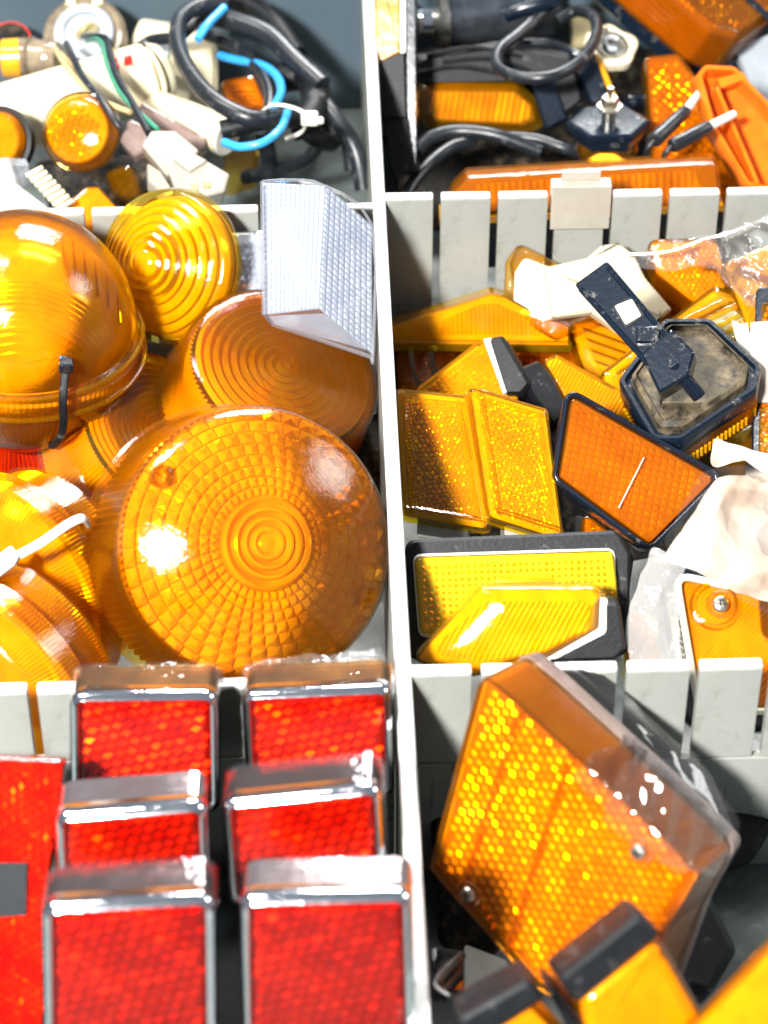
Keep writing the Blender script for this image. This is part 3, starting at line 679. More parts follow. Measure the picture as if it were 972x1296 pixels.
# D3 twin reflectors
for px, z, n, lab in (([(498, 490), (592, 500), (622, 672), (508, 654)], -4.0, (-.05, .12), 'left one of two yellow rectangular reflectors lying side by side by the divider'),
                     ([(592, 486), (694, 516), (716, 686), (618, 655)], -3.1, (.10, .18), 'right one of the two yellow rectangular reflectors, overlapping its twin')):
    F = Frame(sum(p[0] for p in px)/4, sum(p[1] for p in px)/4, z, n, 0)
    T = rect_lens('rectangular_reflector', lab, 'reflector', F, px, .9, .35, 'y', None, bev=.2, group='twin yellow rectangular reflectors')
    o = rnd(ccw(F.uv(px)), .35); a = math.degrees(math.atan2(o[8][1]-o[0][1], o[8][0]-o[0][0]))
    q = F.uv([(px[0][0], px[0][1]), (px[3][0], px[3][1])]); a = math.degrees(math.atan2(q[0][1]-q[1][1], q[0][0]-q[1][0]))-90
    c_, s_ = math.cos(math.radians(a)), math.sin(math.radians(a))
    hf = lambda u, v_: .16*(1-min(1, (u*u)/2.2))
    g = G(); g.beads(inset(o, .78), .22, .09, -.28, a, hf=lambda u, v_: .0); build('reflector_beads', g, M['y_in'], T, ang=60)
    g = G(); g.pyr(inset(o, .42), .15, .15, .04, -.30, a+8); build('prism_grid', g, M['y_in'], T, ang=15)
    g = G(); i0 = inset(o, .32); g.loops([[(x, y, 0) for x, y in i0], [(x, y, .08) for x, y in inset(i0, .04)], [(x, y, .08) for x, y in inset(i0, .10)], [(x, y, 0) for x, y in inset(i0, .2)]], False, False); build('raised_lip', g, M['y_shell'], T)
    g = G(); g.slab(inset(o, .1), [(0, -.85), (0, -.31)]); build('backing', g, M['y_in'], T)
    g = G(); g.slab(inset(o, -.10), [(0, -1.0), (0, -.72), (.06, -.68)]); build('flange', g, M['y_shell'], T)
    g = G(); b = F.uv([(px[3][0]+20, px[3][1]-4), (px[2][0]-30, px[2][1]-8), (px[2][0]-30, px[2][1]+14), (px[3][0]+20, px[3][1]+22)], -.9); g.slab(b, [(0, -1.9), (0, -.8)]); build('socket', g, M['ivory'], T)
# D4 dark amber long reflector in black frame
px = [(722, 498), (908, 604), (822, 690), (706, 604)]
F = Frame(795, 600, -3.6, (.06, .12), 0)
T = rect_lens('framed_reflector', 'long dark amber reflector in a shiny black frame with a white glare patch', 'reflector', F, px, .8, .3, 'd', None, bev=.15)
o = rnd(ccw(F.uv(px)), .3); q = F.uv([px[0], px[1]]); a = math.degrees(math.atan2(q[1][1]-q[0][1], q[1][0]-q[0][0]))
g = G(); g.pyr(inset(o, .22), .30, .28, .09, -.30, a+18, off=.6, jit=.08, gap=.86); build('prism_grid', g, M['d_in'], T, ang=12)
g = G(); g.slab(inset(o, .06), [(0, -.75), (0, -.33)]); build('backing', g, M['d_plate'], T)
g = G(); L = []
oo = inset(rnd(ccw(F.uv(px)), .3), -.02)
for d, zz in ((.0, -1.5), (-.16, -1.5), (-.22, -.2), (-.17, .04), (-.08, .07), (0, .0), (0, -.4)): L.append([(x, y, zz) for x, y in inset(oo, d)])
g.loops(L, True, False); build('frame', g, M['dark'], T, ang=60)
g = G(); q = F.uv([(783, 643), (815, 579)], .03); g.tube([(*q[0], .03), (*q[1], .03)], .03, 6, 1, smooth=False); build('moulding_line', g, M['white'], T)
# D6 lamp with black frame, and the one in front
px = [(524, 704), (776, 696), (784, 760), (780, 812), (532, 802)]
F = Frame(655, 755, -2.6, (.0, .06), 0)
T = rect_lens('framed_lamp', 'yellow rectangular lamp with a fine grid in a thick black rubber frame', 'lamp', F, px, 1.0, .3, 'y', None, bev=.15)
o = rnd(ccw(F.uv(px)), .3)
g = G(); g.pyr(inset(o, .2), .24, .24, .06, -.28, 2, off=.6, jit=.1, gap=.84); build('prism_grid', g, M['y_in'], T, ang=14)
g = G(); g.slab(inset(o, .08), [(0, -.9), (0, -.30)]); build('backing', g, M['d_plate'], T)
g = G(); g.lathe([(1.1, 0), (.8, .06), (.4, .1), (.05, .11)], 30, c=(*F.uv([(665, 735)])[0], -.2), sy=.22); build('bulb_shadow', g, M['brass'], T)
g = G(); b = rnd(ccw(F.uv([(522, 701), (779, 693), (784, 815), (530, 806)])), .35); g.slab(b, [(0, -.6), (0, -.3), (.06, -.26)]); build('white_gasket', g, M['white'], T)
g = G(); b = rnd(ccw(F.uv([(512, 682), (784, 670), (800, 700), (798, 830), (516, 836)])), .5); g.slab(b, [(.3, -2.2), (0, -1.9), (0, -.65), (.12, -.5)]); build('frame', g, M['black'], T)
F = Frame(650, 800, -1.2, (-.02, -.1), 0)
T = thing('wedge_lamp', 'glossy yellow wedge lamp with a long glare streak and a black rubber end', 'lamp', F)
A = F.uv([(520, 838), (608, 742), (752, 742), (768, 752), (764, 800), (700, 836), (600, 858)]); o = rnd(A, .3); rdg = []
top = F.uv([(560, 826), (622, 766), (750, 776), (752, 796), (690, 830)], .5)
g = G(); n = len(o); cx = sum(p[0] for p in top)/5; cy = sum(p[1] for p in top)/5
g.loops([[(x, y, -1.4) for x, y in o], [(x, y, -.25) for x, y in o], [(x, y, -.08) for x, y in inset(o, .12)]]+[[(cx+(x-cx)*s_, cy+(y-cy)*s_, zz) for x, y in o] for s_, zz in ((.75, .18), (.55, .3), (.3, .36))], False, True)
build('lens', g, M['y_shell'], T, ang=50)
g = G(); g.slab(inset(o, .1), [(0, -1.3), (0, -.3), (.7, 0)]); build('inner_wall', g, M['y_in'], T)
g = G(); g.ribs(inset(o, .55), .18, .05, -.02, 62); build('lens_ribs', g, M['y_in'], T)
b = F.uv([(764, 760), (784, 762), (792, 820), (778, 834), (706, 838), (690, 836), (764, 798)]); g = G(); g.slab(rnd(b, .18), [(.1, -1.7), (0, -1.5), (0, .1), (.12, .28)]); build('base', g, M['black'], T)
b = F.uv([(760, 756), (768, 758), (768, 800), (700, 836), (690, 834), (758, 795)]); g = G(); g.slab(b, [(0, -1.4), (0, .22)]); build('white_gasket', g, M['white'], T)
# D9 amber trays on the right
def tray(px, z, n, lab, rot, win=None):
    F = Frame(sum(p[0] for p in px)/len(px), sum(p[1] for p in px)/len(px), z, n, 0)
    T = rect_lens('tray_lens', lab, 'lamp lens', F, px, 1.5, .55, 'y', None, bev=.3, group='ridged yellow tray lenses')
    o = rnd(ccw(F.uv(px)), .55)
    g = G(); g.ribs(inset(o, .55), .42, .16, -.02, rot); build('ridges', g, M['y_shell'], T, ang=50)
    g = G(); g.slab(inset(o, .14), [(0, -1.4), (0, -.4), (.3, -.15)]); build('inner_wall', g, M['y_in'], T)
    if win:
        g = G(); g.slab(rnd(F.uv(win), .1), [(0, -.1), (0, .06)]); build('foil_patch', g, M['brass'], T)
tray([(716, 405), (880, 335), (922, 350), (935, 380), (790, 470), (745, 490)], -5.3, (.02, .30), 'ridged yellow tray lens behind the black bracket lamp, further back of two', -21)
tray([(760, 470), (905, 358), (950, 372), (962, 420), (880, 500), (780, 540)], -4.3, (.08, .28), 'ridged yellow tray lens with a dull foil patch, right behind the black bracket lamp', 28, [(850, 425), (925, 390), (952, 412), (890, 462)])
# under film at top right
low([(820, 300), (910, 298), (925, 360), (880, 380), (830, 340)], -2.4, (.1, .45), 'o', 'orange lens inside the clear bag near the back divider', rel='beads', a=.25)
low([(915, 330), (990, 300), (1000, 400), (950, 420)], -2.6, (.1, .3), 'y', 'yellow ribbed lens inside the bag at the right edge', rel='ribs', rot=60)
# D11 orange rim lens with white insert
F = Frame(670, 360, -3.4, (-.25, .05), 0)
T = rect_lens('lamp_shell', 'open amber lamp shell showing its white insert, leaning on the back divider', 'lamp', F, [(636, 390), (638, 330), (655, 306), (700, 330), (760, 400), (700, 430)], .6, .4, 'd', None, bev=.2)
q = F.uv([(650, 396), (652, 345), (664, 326), (700, 340), (738, 350), (733, 398), (690, 406)]); g = G(); g.slab(rnd(q, .3), [(0, -.5), (0, .08), (.08, .14)]); build('white_insert', g, M['foam'], T)
F = Frame(775, 365, -2.9, (.1, .2), 0)
g = G(); o = [(x, y) for x, y in rnd(F.uv([(690, 338), (743, 326), (763, 311), (784, 308), (804, 324), (816, 351), (850, 392), (836, 402), (800, 430), (750, 396), (700, 400)]), .12, 3)]
o = [(x+random.uniform(-.04, .04), y+random.uniform(-.04, .04)) for x, y in o]; g.slab(o, [(0, -.5), (0, -.05), (.12, .06)])
single('white_board', g, M['foam'], 'cream coloured broken board sticking up behind the black bracket', 'board', F)
# D5 bracket lamp
F = Frame(868, 500, -2.6, (-.10, .62), 0)
T = thing('bracket_lamp', 'square lamp lying face down, dusty black back with a long dark bracket', 'lamp', F)
q = [(786, 490), (850, 406), (905, 408), (962, 468), (952, 500), (860, 552), (838, 556)]
o = rnd(ccw(F.uv([(782, 480), (840, 402), (900, 402), (964, 462), (958, 492), (862, 556), (826, 556)])), .5)
g = G(); g.slab(o, [(.1, -1.1), (0, -.9), (0, -.1), (.06, 0), (.22, 0), (.26, -.25)]); build('base', g, M['dark'], T)
o2 = inset(o, .5); g = G(); g.slab(o2, [(0, -.3), (.03, .15), (.2, .3)], cap1=False); g.slab(inset(o2, .1), [(0, -.3), (0, .02)]); build('back_plate', g, M['dust2'], T)
g = G()
for x_, y_, w_, h_ in ((-1.0, .3, .1, 1.6), (-.2, -.75, 1.5, .1)): g.box((x_, y_, .2), (w_, h_, .5), .02)
build('partition', g, M['dust2'], T)
o3 = inset(o, .12); g = G(); g.slab(o3, [(.3, -2.5), (0, -2.2), (0, -1.1)]); build('lens', g, M['d_shell'], T)
g = G(); g.slab(inset(o3, .15), [(.3, -2.3), (0, -2.1), (0, -1.15)]); build('inner_wall', g, M['o_in'], T)
seg = []
for (x0, y0), (x1, y1) in zip(o3, o3[1:]+o3[:1]):
    L_ = math.hypot(x1-x0, y1-y0)
    for k in range(int(L_/.22)): seg.append((x0+(x1-x0)*(k+.5)*.22/L_, y0+(y1-y0)*(k+.5)*.22/L_))
g = G()
for x, y in seg: g.box((x, y, -1.8), (.13, .13, .5), .03)
build('edge_ribs', g, M['o_in'], T)
# bracket in its own plane
Fb = Frame(800, 410, 1.2, (-.18, .15), 0)
Mb = F.M.inverted() @ Fb.M
o = rnd(ccw(Fb.uv([(727, 360), (768, 330), (870, 450), (868, 485), (846, 490)])), .12)
hole = ccw(Fb.uv([(778, 388), (800, 378), (814, 400), (792, 414)]))
g = G(); g.slab(o, [(.05, -.55), (0, -.5), (0, -.06), (.06, 0)])
e = [Fb.uv([p])[0] for p in ((770, 338), (862, 448))]; g.tube([(*e[0], .02), (*e[1], .02)], .12, 8, 1, smooth=False)
e = [Fb.uv([p])[0] for p in ((735, 366), (845, 488))]; g.tube([(*e[0], .02), (*e[1], .02)], .12, 8, 1, smooth=False)
br = build('bracket', g, M['dark'], T, M=Mb)
g = G(); g.slab(rnd(Fb.uv([(775, 388), (801, 375), (816, 400), (792, 416)]), .08), [(0, 0), (0, .09)]); build('window_frame', g, M['black'], br)
g = G(); g.slab(rnd(Fb.uv([(778, 388), (800, 379), (812, 400), (792, 412)]), .08), [(0, .06), (0, .11)]); build('clear_window', g, M['white'], br)
g = G(); g.slab(rnd(ccw(Fb.uv([(812, 450), (850, 418), (880, 448), (872, 478), (835, 500)])), .15), [(0, -1.2), (0, .28), (.1, .36)]); g.tube([(*Fb.uv([(852, 462)])[0], .2), (*Fb.uv([(884, 498)])[0], -.6)], .30, 12, 2); g.box((*Fb.uv([(820, 425)])[0], .1), (.9, .7, .35), .08)
build('hinge_block', g, M['dark'], br)
# D13 right edge lamps
F = Frame(985, 450, -2.4, (-.3, .1), 0)
T = thing('framed_lamp', 'dark framed amber lamp cut by the right edge with a band of peach paper', 'lamp', F)
o = rnd(ccw(F.uv([(956, 365), (1040, 350), (1040, 640), (950, 620), (952, 500)])), .3)
g = G(); g.slab(o, [(.1, -1.4), (0, -1.2), (0, -.1), (.1, 0)]); build('housing', g, M['dark'], T)
o = rnd(ccw(F.uv([(964, 385), (1040, 370), (1040, 630), (960, 610)])), .2); g = G(); g.slab(o, [(0, -.1), (0, .15), (.1, .25)]); build('lens', g, M['d_shell'], T)
g = G(); g.beads(inset(o, .1), .24, .09, .03, 10); build('reflector_beads', g, M['o_in'], T)
g = G(); g.slab(F.uv([(950, 408), (1045, 400), (1045, 508), (948, 510)], .3), [(0, .27), (0, .33)]); g.slab(F.uv([(944, 580), (1045, 575), (1045, 640), (944, 632)], .3), [(0, .27), (0, .33)]); build('paper_band', g, M['paper'], T)
F = Frame(918, 420, -2.2, (0, .1), 0)
g = G(); g.slab(rnd(F.uv([(926, 405), (938, 410), (948, 450), (938, 455)]), .05), [(0, -.1), (0, 0)]); g.slab(rnd(F.uv([(938, 410), (946, 408), (954, 448), (948, 452)]), .05), [(0, -.15), (0, -.02)])
single('paper_strip', g, M['white'], 'narrow white paper strip standing behind the black lamp back', 'paper strip', F)
# D8 amber screw lens with white rim, D15
F = Frame(925, 790, -2.4, (-.1, .2), 0)
px = [(856, 728), (975, 755), (1010, 900), (885, 900)]
T = rect_lens('screw_lamp', 'clear amber lamp with a white rim and a steel screw below the crumpled paper', 'lamp', F, px, 1.4, .4, 'o', 'ribs', .16, rh=.05, rot=50, relin=.25)
o = rnd(ccw(F.uv(px)), .4)
g = G(); g.loops([[(x, y, zz) for x, y in inset(o, d)] for d, zz in ((.05, -.5), (-.14, -.45), (-.14, .1), (.0, .16), (.10, .1), (.12, -.1))], False, False); build('white_gasket', g, M['white'], T)
g = G(); g.loops([[(x, y, zz) for x, y in inset(o, d)] for d, zz in ((-.1, -1.8), (-.65, -1.6), (-.7, -.5), (-.5, -.25), (-.16, -.2))], True, False); build('frame', g, M['dark'], T)
screw(T, F, 912, 765, .05, .30)
c = F.uv([(905, 765)])[0]; g = G(); g.lathe([(.95, -.1), (.9, .1), (.75, .14), (.7, -.05)], 40, c=(*c, 0)); build('moulded_ring', g, M['y_shell'], T)
_, F = low([(792, 770), (830, 775), (838, 850), (790, 850)], -4.6, (0, .3), 'y', 'small yellow lens with a steel clip beside the white rimmed screw lamp', rel='ribs', rot=70)
low([(955, 700), (1010, 680), (1010, 840), (962, 800)], -.8, (-.2, .2), 'o', 'glossy orange lens end at the right edge above the white rimmed lamp', rel=None)
# D7 crumpled paper + film
FOLD = [(math.cos(k*1.13+.4), math.sin(k*1.13+.4), .22+.11*k, .31*k, 1.0/(1+.55*k)) for k in range(7)]
def sheet(px, z, n, mat, name, lab, cat, amp=.25, res=40, seed=1, curl=0.0, thick=.02):
    F = Frame(sum(p[0] for p in px)/len(px), sum(p[1] for p in px)/len(px), z, n, 0)
    o = ccw(F.uv(px)); x0, x1 = min(p[0] for p in o), max(p[0] for p in o); y0, y1 = min(p[1] for p in o), max(p[1] for p in o)
    from mathutils import noise as mn
    v = []; f = []; idx = {}
    def hh(x, y):
        b = mn.noise(Vector((x*.25, y*.25, seed*3))); wx = x+.5*mn.noise(Vector((x*.5, y*.5, seed))); wy = y+.5*mn.noise(Vector((y*.5, x*.5, seed+5))); h_ = 0
        for dx, dy, f_, ph, w_ in FOLD: tt = ((wx*dx+wy*dy)*f_+ph+seed*.37) % 1.0; h_ += w_*(1-abs(2*tt-1))
        return amp*(h_+b*1.2)
    cx, cy = sum(p[0] for p in o)/len(o), sum(p[1] for p in o)/len(o)
    rr = 40; o2 = rnd(o, .25, 3); m = []
    # radial resample so that the outline stays clean
    per = []
    for i in range(len(o2)):
        a, b = Vector(o2[i]), Vector(o2[(i+1) % len(o2)]); k = max(1, int((b-a).length/.15))
        per += [tuple(a.lerp(b, j/k)) for j in range(k)]
    per = [(x+.07*mn.noise(Vector((x*2, y*2, seed))), y+.07*mn.noise(Vector((y*2, x*2, seed)))) for x, y in per]
    g = G(); L = []
    for k in range(res):
        s_ = 1-k/res
        L.append([(cx+(x-cx)*s_, cy+(y-cy)*s_, hh(cx+(x-cx)*s_, cy+(y-cy)*s_)) for x, y in per])
    g.loops(L, False, True)
    return single(name, g, mat, lab, cat, F, ang=24)
sheet([(850, 690), (905, 612), (985, 600), (1010, 700), (985, 770), (930, 755), (870, 725), (836, 716)], .2, (0, .25), M['paper'], 'crumpled_paper', 'crumpled pinkish white paper over the front right of the yellow lenses', 'paper', .40, seed=4)
sheet([(838, 690), (885, 600), (935, 590), (985, 600), (1010, 700), (975, 780), (880, 730)], .75, (0, .25), M['wrap'], 'clear_bag', 'shiny clear film crumpled over the pinkish white paper', 'plastic film', .15, seed=9)
sheet([(790, 800), (800, 760), (826, 690), (868, 715), (858, 760), (862, 840), (800, 845)], -1.0, (-.1, .2), M['milky'], 'milky_bag', 'yellowish see through bag between the black framed lamp and the screw lamp', 'plastic bag', .1, seed=5)
sheet([(895, 600), (940, 590), (985, 620), (990, 590), (950, 575), (900, 560)], -3.2, (0, .4), M['paper'], 'torn_paper', 'torn strip of cream paper under the amber edge of the bracket lamp', 'paper', .3, seed=6)
sheet([(780, 340), (830, 318), (900, 305), (960, 280), (1010, 262), (1010, 400), (940, 400), (900, 350), (840, 350)], -1.7, (.1, .35), M['film'], 'clear_bag', 'clear wrinkled bag draped from the back divider over the orange lenses', 'plastic bag', .4, seed=2)
F = Frame(900, 300, -3.0, (0, 0), 0)
g = G(); g.tube([P(*p) for p in ((790, 322, -1.4), (845, 318, -1.3), (890, 303, -1.2), (930, 292, -1.1), (1000, 265, -.9))], .09, 8, 8, flat=.5); o = single('bag_hem', g, M['milky'], 'pale folded hem along the top edge of the clear wrinkled bag', 'plastic film')
low([(880, 560), (960, 530), (990, 620), (900, 640)], -6.5, (0, .5), 'd', 'dull amber lens in the shade below the bracket lamp', rel=None)
# ------------------------------------------------------------------ C: black wiring lamps (top right)
F = Frame(500, 100, -1.2, (-.10, -.05), 0)
T = thing('upright_lamp', 'tall amber lamp with a black end standing against the long divider at the top', 'lamp', F)
o = rnd(ccw(F.uv([(474, -60), (507, -60), (507, 66), (474, 84)])), .05)
g = G(); g.slab(o, [(0, -1.5), (0, -.1), (.1, 0)]); build('lens', g, M['d_in'], T)
o = ccw(F.uv([(474, 80), (512, 64), (515, 150), (482, 148), (474, 120)])); g = G(); g.slab(rnd(o, .1), [(0, -1.5), (0, 0), (.06, .08)])
o = ccw(F.uv([(482, 144), (514, 142), (530, 218), (498, 220)])); g.slab(rnd(o, .1), [(0, -1.5), (0, -.25), (.06, -.12)]); build('housing', g, M['black'], T)
o = ccw(F.uv([(507, -60), (513, -60), (513, 66), (507, 70)])); g = G(); g.slab(o, [(0, -1.5), (0, .06)]); build('white_gasket', g, M['white'], T)
o = ccw(F.uv([(513, -60), (524, -60), (526, 215), (516, 140)])); g = G(); g.slab(o, [(0, -1.8), (0, -.1)]); build('back_shell', g, M['dark'], T)
# C2 motor cylinder
def cyl(T_, name, a, b, r0, r1, mat, seg=40, rings_=()):
    """tapered cylinder between two pixel/height points; world frame"""
    A, B = P(*a), P(*b); d = (B-A); L_ = d.length; d.normalize(); q = Vector((0, 0, 1)).rotation_difference(d)
    pr = [(r0*.9, 0), (r0, .08)]+[(r0+(r1-r0)*t_, L_*t_) for t_ in (.3, .6)]+[(r1, L_-.08), (r1*.9, L_)]
    for t0, dr, w_ in rings_:
        rr = r0+(r1-r0)*t0; pr += [(rr, L_*t0-w_), (rr+dr, L_*t0-w_*.8), (rr+dr, L_*t0+w_*.8), (rr, L_*t0+w_)]
    pr.sort(key=lambda p: p[1])
    g = G(); g.lathe(pr, seg, ax=q.to_matrix(), c=tuple(A), cap0=True, cap1=True)
    return g
class At:
    def __init__(s, px, py, z): s.M = Matrix.Translation(P(px, py, z)*.01); s.o = P(px, py, z)
def wpart(name, g, mat, T_, ang=45, label=None):
    g.v = [tuple(Vector(v)-T_o[T_.name]) for v in g.v]; return build(name, g, mat, T_, ang=ang, label=label)
T_o = {}
def wthing(name, lab, cat, px, py, z, group=None):
    A = At(px, py, z); t = thing(name, lab, cat, A, group); T_o[t.name] = A.o; return t
T = wthing('motor_housing', 'blue black metal cylinder with a shiny collar in the top left of its compartment', 'motor', 600, 25, -3)
wpart('barrel', cyl(T, '', (556, 28, -3.2), (700, 14, -3.6), 1.25, 1.35, None, 48), M['gun'], T)
wpart('flange', cyl(T, '', (552, 28, -3.2), (566, 27, -3.2), 1.5, 1.5, None, 48), M['steel'], T)
wpart('collar', cyl(T, '', (528, 30, -3.2), (553, 28, -3.2), .75, .75, None, 40), M['chrome'], T)
wpart('hub', cyl(T, '', (512, 30, -3.4), (530, 30, -3.2), 1.0, 1.0, None, 12), M['gun'], T)
# C3 black lamp with yellow amber lens
F = Frame(600, 135, -4.2, (.0, -.15), 0)
T = thing('housing_lamp', 'black bodied lamp with a chamfered yellow amber lens, left of the rubber mounted bolt', 'lamp', F)
A = [lv2 for lv2 in F.uv([(528, 100), (660, 104), (684, 130), (688, 160), (668, 170), (540, 162), (526, 145)])]
o = rnd(ccw(A), .15); g = G(); g.slab(o, [(0, -1.2), (0, -.5), (.5, .0)]); build('lens', g, M['y_shell'], T, ang=25)
g = G(); g.slab(inset(o, .1), [(0, -1.1), (0, -.55), (.5, -.2)]); build('inner_wall', g, M['d_plate'], T, ang=25)
g = G(); g.ribs(inset(o, .6), .30, .14, -.2, 80); build('lens_ribs', g, M['d_in'], T, ang=20)
g = G(); g.slab(rnd(ccw(F.uv([(520, 70), (640, 50), (730, 68), (745, 130), (700, 168), (680, 100), (520, 104)])), .4), [(.3, -2.4), (0, -2.2), (0, -.5), (.4, -.1)]); build('body', g, M['black'], T)
g = G(); g.slab(rnd(ccw(F.uv([(672, 106), (700, 100), (718, 150), (690, 164)])), .12), [(0, -1.5), (0, .1), (.1, .2)]); g.slab(rnd(ccw(F.uv([(722, 66), (752, 66), (772, 125), (748, 132)])), .12), [(0, -1.8), (0, 0), (.1, .1)]); build('end_cap', g, M['dark'], T)
for k, pts in enumerate((((530, 92), (580, 84), (640, 94)), ((560, 78), (620, 74), (670, 90)), ((540, 70), (600, 60), (660, 72)))):
    g = G(); g.tube([(*F.uv([p])[0], .05-.1*k) for p in pts], .12, 8, 5); build('seal_fold', g, M['black'], T)
g = G(); g.slab(rnd(ccw(F.uv([(752, 66), (760, 72), (782, 126), (774, 128)])), .1), [(0, -1.8), (0, -.1)]); build('orange_edge', g, M['o_in'], T)
# C4 cables
def cable(pts, r, lab, mat='cable', name='cable', flat=1, group=None):
    g = G(); g.tube([P(*p) for p in pts], r, 12, 8, flat=flat); return single(name, g, M[mat], lab, 'cable', W0, group)
cable([(640, 18, -1), (664, 10, -.6), (700, 0, -.3), (730, -20, -.2)], .42, 'thick black cable end pointing into the top loop', 'dark')
cable([(716, -12, -.6), (690, 12, -.8), (660, 40, -1.2), (632, 64, -1.4), (632, 86, -1.4), (660, 98, -1.2), (700, 96, -1.0), (735, 76, -1.0), (754, 46, -1.2), (752, 22, -1.4), (730, 14, -1.8), (706, 26, -2.2)], .30, 'black cable bent in a loop above the yellow amber housing lamp')
cable([(664, 54, -2.6), (700, 56, -2.4), (730, 68, -2.2), (760, 80, -2.6)], .24, 'dark wire passing through the cable loop')
cable([(528, 190, -4.2), (545, 174, -3.8), (580, 166, -3.6), (630, 172, -3.6), (684, 192, -4.2)], .34, 'thick grey sleeve cable arching below the yellow amber housing lamp')
cable([(640, 172, -4.6), (680, 176, -4.6), (715, 188, -4.8), (740, 196, -5.2)], .26, 'thinner cable running right under the sleeve')
cable([(600, 178, -5), (572, 186, -5), (545, 206, -5.2), (520, 236, -5.6), (510, 260, -6)], .32, 'cable dropping to the divider in the near left corner of the black lamp compartment')
# C5 bolt mount
T = wthing('bolt_mount', 'black rubber mount with an upright steel bolt and amber underside', 'mount', 770, 160, -3.5)
top = P(770, 155, -2.6)
def wl(pr, seg, c, mat, name, cap0=False, cap1=True, sx=1.0, sy=1.0, ang=40, lab=None):
    g = G(); g.lathe(pr, seg, cap0=cap0, cap1=cap1, sy=sy); g.v = [(x*sx+c.x, y+c.y, z+c.z) for x, y, z in g.v]; return wpart(name, g, M[mat], T, ang, lab)
wl([(1.35, -1.1), (1.6, -.95), (1.85, -.3), (2.0, -.25), (2.0, .05), (1.8, .12), (.1, .14)], 6, top, 'dark', 'rubber_pad', sy=.8, ang=20)
wl([(1.2, -2.0), (1.5, -1.4), (1.4, -.9)], 30, top, 'd_shell', 'lens', cap0=True, sy=.8)
wl([(.34, .1), (.34, .9)], 16, top, 'steel', 'bolt_shank'); wl([(.62, .8), (.66, .85), (.62, .95), (.42, .97), (.42, 1.3), (.36, 1.38)], 6, top, 'steel', 'bolt_head', ang=20); wl([(.14, 1.3), (.14, 1.9)], 10, top, 'steel', 'bolt_tip')
T = wthing('knob', 'small dark metal stub beside the upright bolt', 'knob', 800, 130, -4.4)
wpart('stub', cyl(T, '', (793, 130, -4.4), (820, 130, -4.6), .42, .42, None), M['dark'], T)
# C6 socket
T = wthing('bulb_socket', 'cream and brass bulb socket with a coiled contact facing up', 'bulb socket', 790, 55, -3)
c = P(772, 54, -2.2); Fs = Frame(775, 56, -2.2, (.15, .45), 0)
def fl(pr, seg, mat, name, off=(0, 0, 0), mod=None, sy=1, ang=40):
    g = G(); g.lathe(pr, seg, mod=mod, cap1=True, cap0=True, c=off, sy=sy); g.v = [tuple(Fs.R @ Vector(v)+Fs.o) for v in g.v]; return wpart(name, g, M[mat], T, ang)
fl([(.75, -2.6), (.85, -1.6), (.98, -.8), (1.05, -.2)], 36, 'brass', 'barrel')
fl([(1.1, -.7), (1.3, -.5), (1.25, -.1), (1.05, 0), (.95, -.02), (.85, -.15)], 60, 'cream', 'collar', mod=lambda i, th, k, r, z: (r*(1+.07*math.sin(th*5)+.05*math.sin(th*3+1)), z))
fl([(.8, -.1), (.78, .02), (.66, .02), (.62, -.15)], 40, 'steel', 'contact_ring')
g = G(); g.tube([(.38*math.cos(a), .38*math.sin(a), .08) for a in [.6+k*.5 for k in range(10)]], .13, 8, 4); g.v = [tuple(Fs.R @ Vector(v)+Fs.o) for v in g.v]; wpart('coil_contact', g, M['grey'], T)
F = Frame(742, 42, -4.8, (0, .3), 0)
g = G(); g.slab(rnd(F.uv([(722, 20), (760, 16), (764, 56), (724, 60)]), .15), [(0, -1), (0, -.1), (.1, 0)]); single('brass_plate', g, M['brass'], 'dull brass coloured block left of the bulb socket', 'metal block', F)
# C7 ribbed lamp, top right
px = [(735, -30), (870, -60), (1010, 10), (965, 60), (930, 88), (870, 84)]
F = Frame(900, 0, -.8, (.40, .52), 0)
T = thing('ribbed_lamp', 'long dark amber lamp with deep lengthwise ribs at the top right', 'lamp', F)
o = rnd(ccw(F.uv([(775, -70), (900, 38), (935, 48), (975, 20), (1040, -70)])), .6)
g = G()
lvls = []; z = -2.4
for k in range(7): lvls += [(.04, z), (-.12, z+.07), (-.12, z+.19), (.04, z+.27)]; z += .34
lvls += [(.12, 0), (.35, .1)]
g.slab(o, lvls, cap0=False); build('lens', g, M['d_shell'], T, ang=45)
g = G(); g.slab(inset(o, .16), [(0, -2.4), (0, -.2), (.3, -.1)]); build('inner_wall', g, M['d_plate'], T)
q = F.uv([(775, -70), (900, 38)]); a = math.degrees(math.atan2(q[1][1]-q[0][1], q[1][0]-q[0][0]))
g = G(); g.beads(inset(o, .5), .3, .13, -.06, a); build('reflector_beads', g, M['o_in'], T, ang=60)
g = G(); g.slab(rnd(inset(ccw(F.uv([(775, -70), (900, 38), (935, 48), (975, 20), (1040, -70)])), -.15), .6), [(.2, -3.3), (0, -3.1), (0, -2.45)]); build('housing', g, M['dark'], T)
g = G(); q = F.uv([(905, -40), (985, 30)], .2); g.tube([(*q[0], .1), (*q[1], .1)], .2, 8, 2); build('seal', g, M['dark'], T)
# C8
px = [(816, 70), (860, 66), (925, 150), (960, 300), (900, 330), (826, 230)]
F = Frame(855, 150, -4.0, (.05, .12), 0)
T = rect_lens('grid_reflector', 'dark amber reflector with a fine square grid behind the two white tipped wires', 'reflector', F, px, 1.2, .3, 'd', None)
o = rnd(ccw(F.uv(px)), .3); g = G(); g.pyr(inset(o, .40), .34, .34, .09, -.36, -40, gap=.84); build('prism_grid', g, M['d_in'], T, ang=14)
g = G(); g.slab(inset(o, .1), [(0, -1.1), (0, -.38)]); build('backing', g, M['d_plate'], T)
